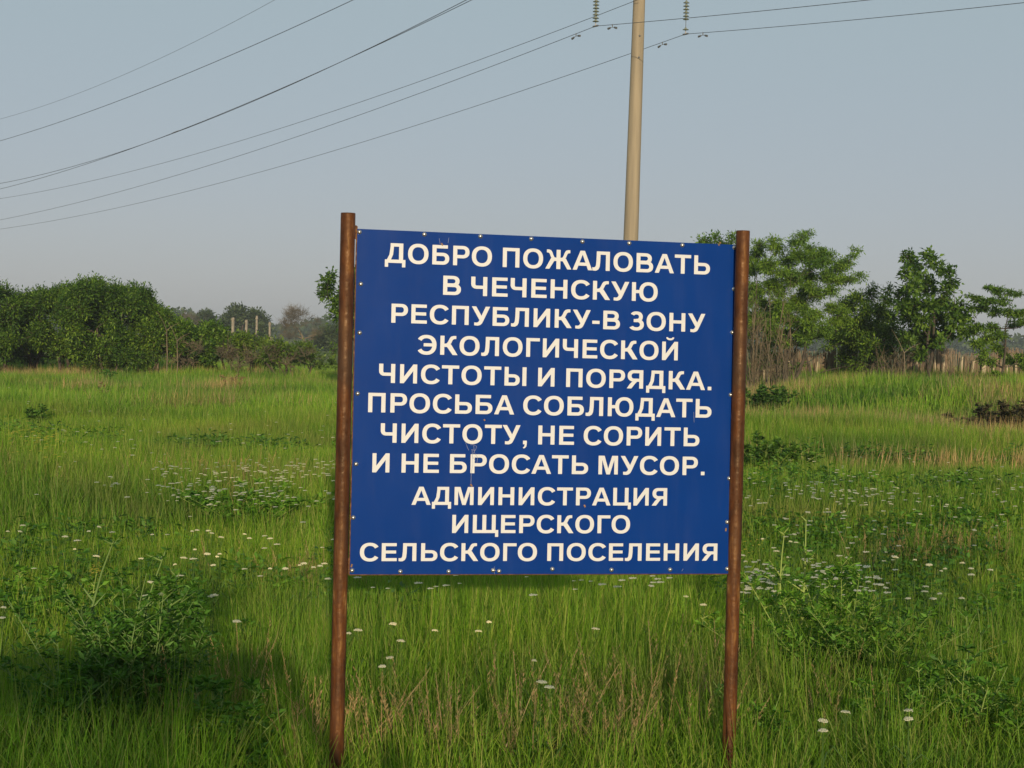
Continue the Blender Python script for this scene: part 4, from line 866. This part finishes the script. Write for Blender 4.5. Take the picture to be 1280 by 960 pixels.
# slim pale saplings
for px, D, top_, lab in ((1131, 52, 440, 'thin pale forked sapling before the dense leafy tree'), (209, 64.5, 412, 'pale slanting bare stem at the right end of the thicket'), (222, 64.3, 425, 'short pale bare stem right of the thicket')):
    p = at(px, top_, D); gz = Z(p.x, D); h = p.z-gz; e = empty('sapling', (p.x, D, gz-.03), lab, 'sapling'); T = Tubes(6)
    T.add([(0, 0, 0), (.02, 0, h*.5), (-.02, 0, h)], [.028, .022, .014]); T.add([(-.02, 0, h), (-.18, .05, h+.35), (-.4, .05, h+.7)], [.012, .008, .004]); T.add([(-.02, 0, h), (.15, .05, h+.15), (.45, 0, h+.3)], [.016, .01, .005])
    T.build('trunk', M['bark_pale'], e)

# reed fence with pale stakes behind the right-hand trees
fe = empty('reed_fence', (14.5, 60, Z(14.5, 60)), 'low brown reed fence with pale wooden stakes behind the right-hand trees', 'fence')
fl0 = fe.location.copy()
mates = [Tubes(5) for _ in range(3)]
stake_me = []
for i in range(4):
    T = Tubes(6); T.add([(0, 0, -.1), (.01, .01, .6), (-.01+.02*i, 0, 1.0)], [.036, .033, .026]); stake_me.append(from_np('stake', np.concatenate(T.V), np.concatenate(T.F), M['wood_post'], link=False, smooth=True))
for i, (px, hp) in enumerate(((955, 455), (986, 452), (1021, 456), (1049, 455), (1093, 452), (1098, 456), (1146, 450), (1162, 449), (1169, 450), (1180, 447), (1202, 450), (1216, 453), (1229, 447), (1231, 449), (1242, 457), (1259, 452), (1270, 455))):
    D = 59.6+.02*i; p = at(px, hp-4, D); gz = Z(p.x, D); o = link_mesh('stake', stake_me[i % 4], None, fe); o.location = Vector((p.x, D, gz))-fl0; o.scale = (1, 1, max(.5, p.z-gz)); 
    if px in (1229, 1231): o.scale = (1.5, 1.5, o.scale.z)
T = Tubes(3); r_ = np.random.default_rng(77)
for i in range(1500):
    x = r_.uniform(8.3, 21); y = 60.12+r_.normal(0, .05); gz = Z(x, y); h = .92+.22*r_.uniform()+.12*math.sin(x*2.3)
    T.add([(x-fl0.x, y-fl0.y, gz-fl0.z-.05), (x-fl0.x+r_.normal(0, .04), y-fl0.y, gz-fl0.z+h)], [.014, .008])
o = T.build('reeds', M['reed'], fe, False); o['kind'] = 'stuff'

# ------------------------------------------------------------------ far ruin, far trees, far woodland
rx = at(317, 421, 215); rb = empty('ruined_building', (rx.x, 215, 0), 'distant roofless ruin with four tall brick columns beyond the low shrubs', 'ruin')
for px, top_, wpx in ((291.5, 397, 4.6), (308, 400, 4.6), (321.5, 395, 3.6), (337.5, 403, 4.0)):
    p = at(px, top_, 215); wd_ = wpx*.60*215/FPX; bm = bmesh.new()
    bm_box(bm, (0, 0, p.z/2), (wd_, .5, p.z)); bm_box(bm, (0, 0, p.z*.93), (wd_*1.25, .6, .25)); bmesh.ops.bevel(bm, geom=bm.edges[:], offset=.03, segments=1, affect='EDGES')
    for v_ in bm.verts: v_.co += Vector((random.uniform(-.04, .04), random.uniform(-.04, .04), random.uniform(-.08, .08)))
    o = bm_obj('column', bm, M['brick'], rb); o.location = (p.x-rx.x, 0, 0)
p0 = at(303, 423, 215); p1 = at(342, 422, 215); bm = bmesh.new(); bm_box(bm, ((p0.x+p1.x)/2-rx.x, .1, p0.z), (p1.x-p0.x, .45, .5)); bm_obj('beam', bm, M['brick'], rb)
bm = bmesh.new(); bm_box(bm, ((p0.x+p1.x)/2-rx.x, .6, p0.z/2-.3), (p1.x-p0.x+2, .3, p0.z-.6)); bm_obj('wall', bm, simple('pale_render', (.42, .38, .34), .9, 0, .2, .5), rb)
b, c = from_px(310, 250, env(284, 334, pl((284, 398), (296, 386), (308, 383), (320, 390), (328, 388), (334, 400)), lambda x: 432, 40, 8, 40), 2, 40)
crown_tree('distant_tree', 'tree', 'hazy round green tree behind the ruined columns', b, c, M['leaf_far'], 'far hazy trees', leafL=.5, per=14, dens=8, trunk_r=.25, seed=40, twig=1.5)
b, c = from_px(266, 255, env(250, 272, pl((250, 396), (262, 388), (272, 396)), lambda x: 430, 16, 7, 41), 2, 41)
crown_tree('distant_tree', 'tree', 'hazy greyish green tree left of the ruined columns', b, c, M['leaf_far'], 'far hazy trees', leafL=.45, per=11, dens=8, trunk_r=.2, seed=41, twig=1.5)
b, c = from_px(240, 240, env(225, 256, pl((225, 398), (240, 388), (256, 392)), lambda x: 425, 16, 7, 42), 2, 42)
crown_tree('distant_bare_tree', 'tree', 'pinkish grey leafless far tree beside the thicket', b, c, None, 'far hazy trees', bark='twig_dry', dens=9, trunk_r=.14, bare=True, seed=42, upward=.8)
b, c = from_px(378, 185, env(354, 402, pl((354, 400), (364, 385), (378, 381), (392, 388), (402, 405)), lambda x: 428, 34, 8, 43), 1.6, 43)
crown_tree('distant_bare_tree', 'tree', 'round leafless tree standing alone left of the sign', b, c, None, 'far hazy trees', bark='twig_dry', dens=15, trunk_r=.16, bare=True, seed=43, upward=.5)
b, c = from_px(415, 200, env(398, 440, pl((398, 422), (415, 408), (440, 402)), lambda x: 434, 24, 8, 44), 2, 44)
crown_tree('distant_tree', 'tree', 'hazy low green tree right of the round bare tree', b, c, M['leaf_far'], 'far hazy trees', leafL=.4, per=14, dens=10, trunk_r=.2, seed=44, twig=1.5)
b, c = from_px(275, 150, env(225, 350, lambda x: 414+2*math.sin(x*.2), lambda x: 434, 40, 6, 45), 2, 45)
crown_tree('distant_shrubs', 'shrub', 'greyish far shrubs between the low shrubs and the ruin', b, c, M['leaf_far'], None, leafL=.3, per=12, dens=16, trunk_r=.1, trunks=4, seed=45, twig=1.0)
# far woodland along the horizon: one mass of leaf clumps
r_ = np.random.default_rng(9); n = 60000; x = r_.uniform(-420, 420, n); y = 520+r_.normal(0, 12, n); top_ = 6.2+2.2*np.sin(x*.035)+1.6*np.sin(x*.11+1)+1.0*np.sin(x*.31)+2.5*np.exp(-((x-148)/14)**2)
top_ *= np.clip(1-np.abs(y-520)/45, .3, 1); z = top_*r_.uniform(0, 1, n)**.6
V, F = leaves_np(np.stack([x, y, z], -1), r_.normal(0, 1, (n, 3)), np.full(n, 1.6)*r_.uniform(.6, 1.3, n), np.full(n, 1.2), r_)
o = from_np('far_woodland', V, F, M['leaf_far']); tag(o, 'dark hazy line of far woodland along the horizon', 'woodland', kind='stuff')

# ------------------------------------------------------------------ unseen car, added behind the camera to cast the shadow over the left weeds
def car():
    """unseen hatchback, guessed from the lower-left shadow: broadside behind the photographer, windows clear"""
    bz = Z(0, -2.0); e = empty('unseen_shadow_car', (-.46, -1.95, bz), 'unseen grey hatchback added behind the photographer to cast the lower left shadow', 'car')
    lo = [(-1.95, .25), (-2.0, .60), (-1.85, .88), (-1.30, .96), (1.10, .95), (1.95, .82), (2.12, .62), (2.1, .28)]
    bm = bmesh.new(); sec = []
    for y, k in ((-.80, 1), (-.72, .99), (.72, .99), (.80, 1)): sec.append([bm.verts.new((x, y*(1 if z < .7 else .97), z)) for x, z in lo])
    for a, b_ in zip(sec, sec[1:]):
        for i in range(len(lo)): bm.faces.new((a[i], a[(i+1) % len(lo)], b_[(i+1) % len(lo)], b_[i]))
    bm.faces.new(sec[0]); bm.faces.new(sec[-1][::-1]); bmesh.ops.recalc_face_normals(bm, faces=bm.faces[:])
    bmesh.ops.bevel(bm, geom=[q for q in bm.edges if q.calc_face_angle(0) > .3], offset=.04, segments=2, affect='EDGES'); bm_obj('body', bm, M['car'], e, True)
    bm = bmesh.new(); bm_box(bm, (-.20, 0, 1.385), (1.25, 1.16, .06)); bmesh.ops.bevel(bm, geom=bm.edges[:], offset=.03, segments=2, affect='EDGES'); bm_obj('roof', bm, M['car'], e, True)
    for sy in (-1, 1):
        bm = bmesh.new()
        for p, q in (((.40, .58*sy, 1.38), (.72, .70*sy, .93)), ((.0, .64*sy, 1.37), (.02, .72*sy, .93)), ((-.80, .62*sy, 1.37), (-1.25, .70*sy, .93))): bm_cyl(bm, p, q, .035, seg=6)
        bm_obj('pillar', bm, M['car'], e)
        bm = bmesh.new()
        bm.faces.new([bm.verts.new(v) for v in ((-1.18, .70*sy, .965), (-.76, .625*sy, 1.345), (.36, .625*sy, 1.345), (.66, .70*sy, .965))]); bmesh.ops.solidify(bm, geom=bm.faces[:], thickness=.004)
        bm_obj('side_window', bm, M['glass'], e)
        bm = bmesh.new(); bm_box(bm, (.85, .84*sy, .98), (.10, .16, .12)); bmesh.ops.bevel(bm, geom=bm.edges[:], offset=.02, segments=2, affect='EDGES'); bm_obj('mirror', bm, M['car'], e)
        for x in (-1.25, 1.35):
            bm = bmesh.new(); bm_cyl(bm, (x, .62*sy, .30), (x, .81*sy, .30), .30, seg=24); bm_obj('wheel', bm, M['tyre'], e)
car()

# ------------------------------------------------------------------ haze
HAZE = 0.00045
if HAZE:
    bm = bmesh.new(); bm_box(bm, (0, 1150, 11.75), (3700, 3400, 26.5))
    m = bpy.data.materials.new('haze_air'); m.use_nodes = True; nt = m.node_tree; nt.nodes.remove(nt.nodes['Principled BSDF'])
    pv = nt.nodes.new('ShaderNodeVolumePrincipled'); pv.inputs['Color'].default_value = (.82, .90, 1.0, 1); pv.inputs['Density'].default_value = HAZE; pv.inputs['Anisotropy'].default_value = .1
    nt.links.new(pv.outputs[0], nt.nodes['Material Output'].inputs['Volume'])
    tag(bm_obj('haze', bm, m), 'thin pale evening haze over the meadow', 'haze', kind='stuff')
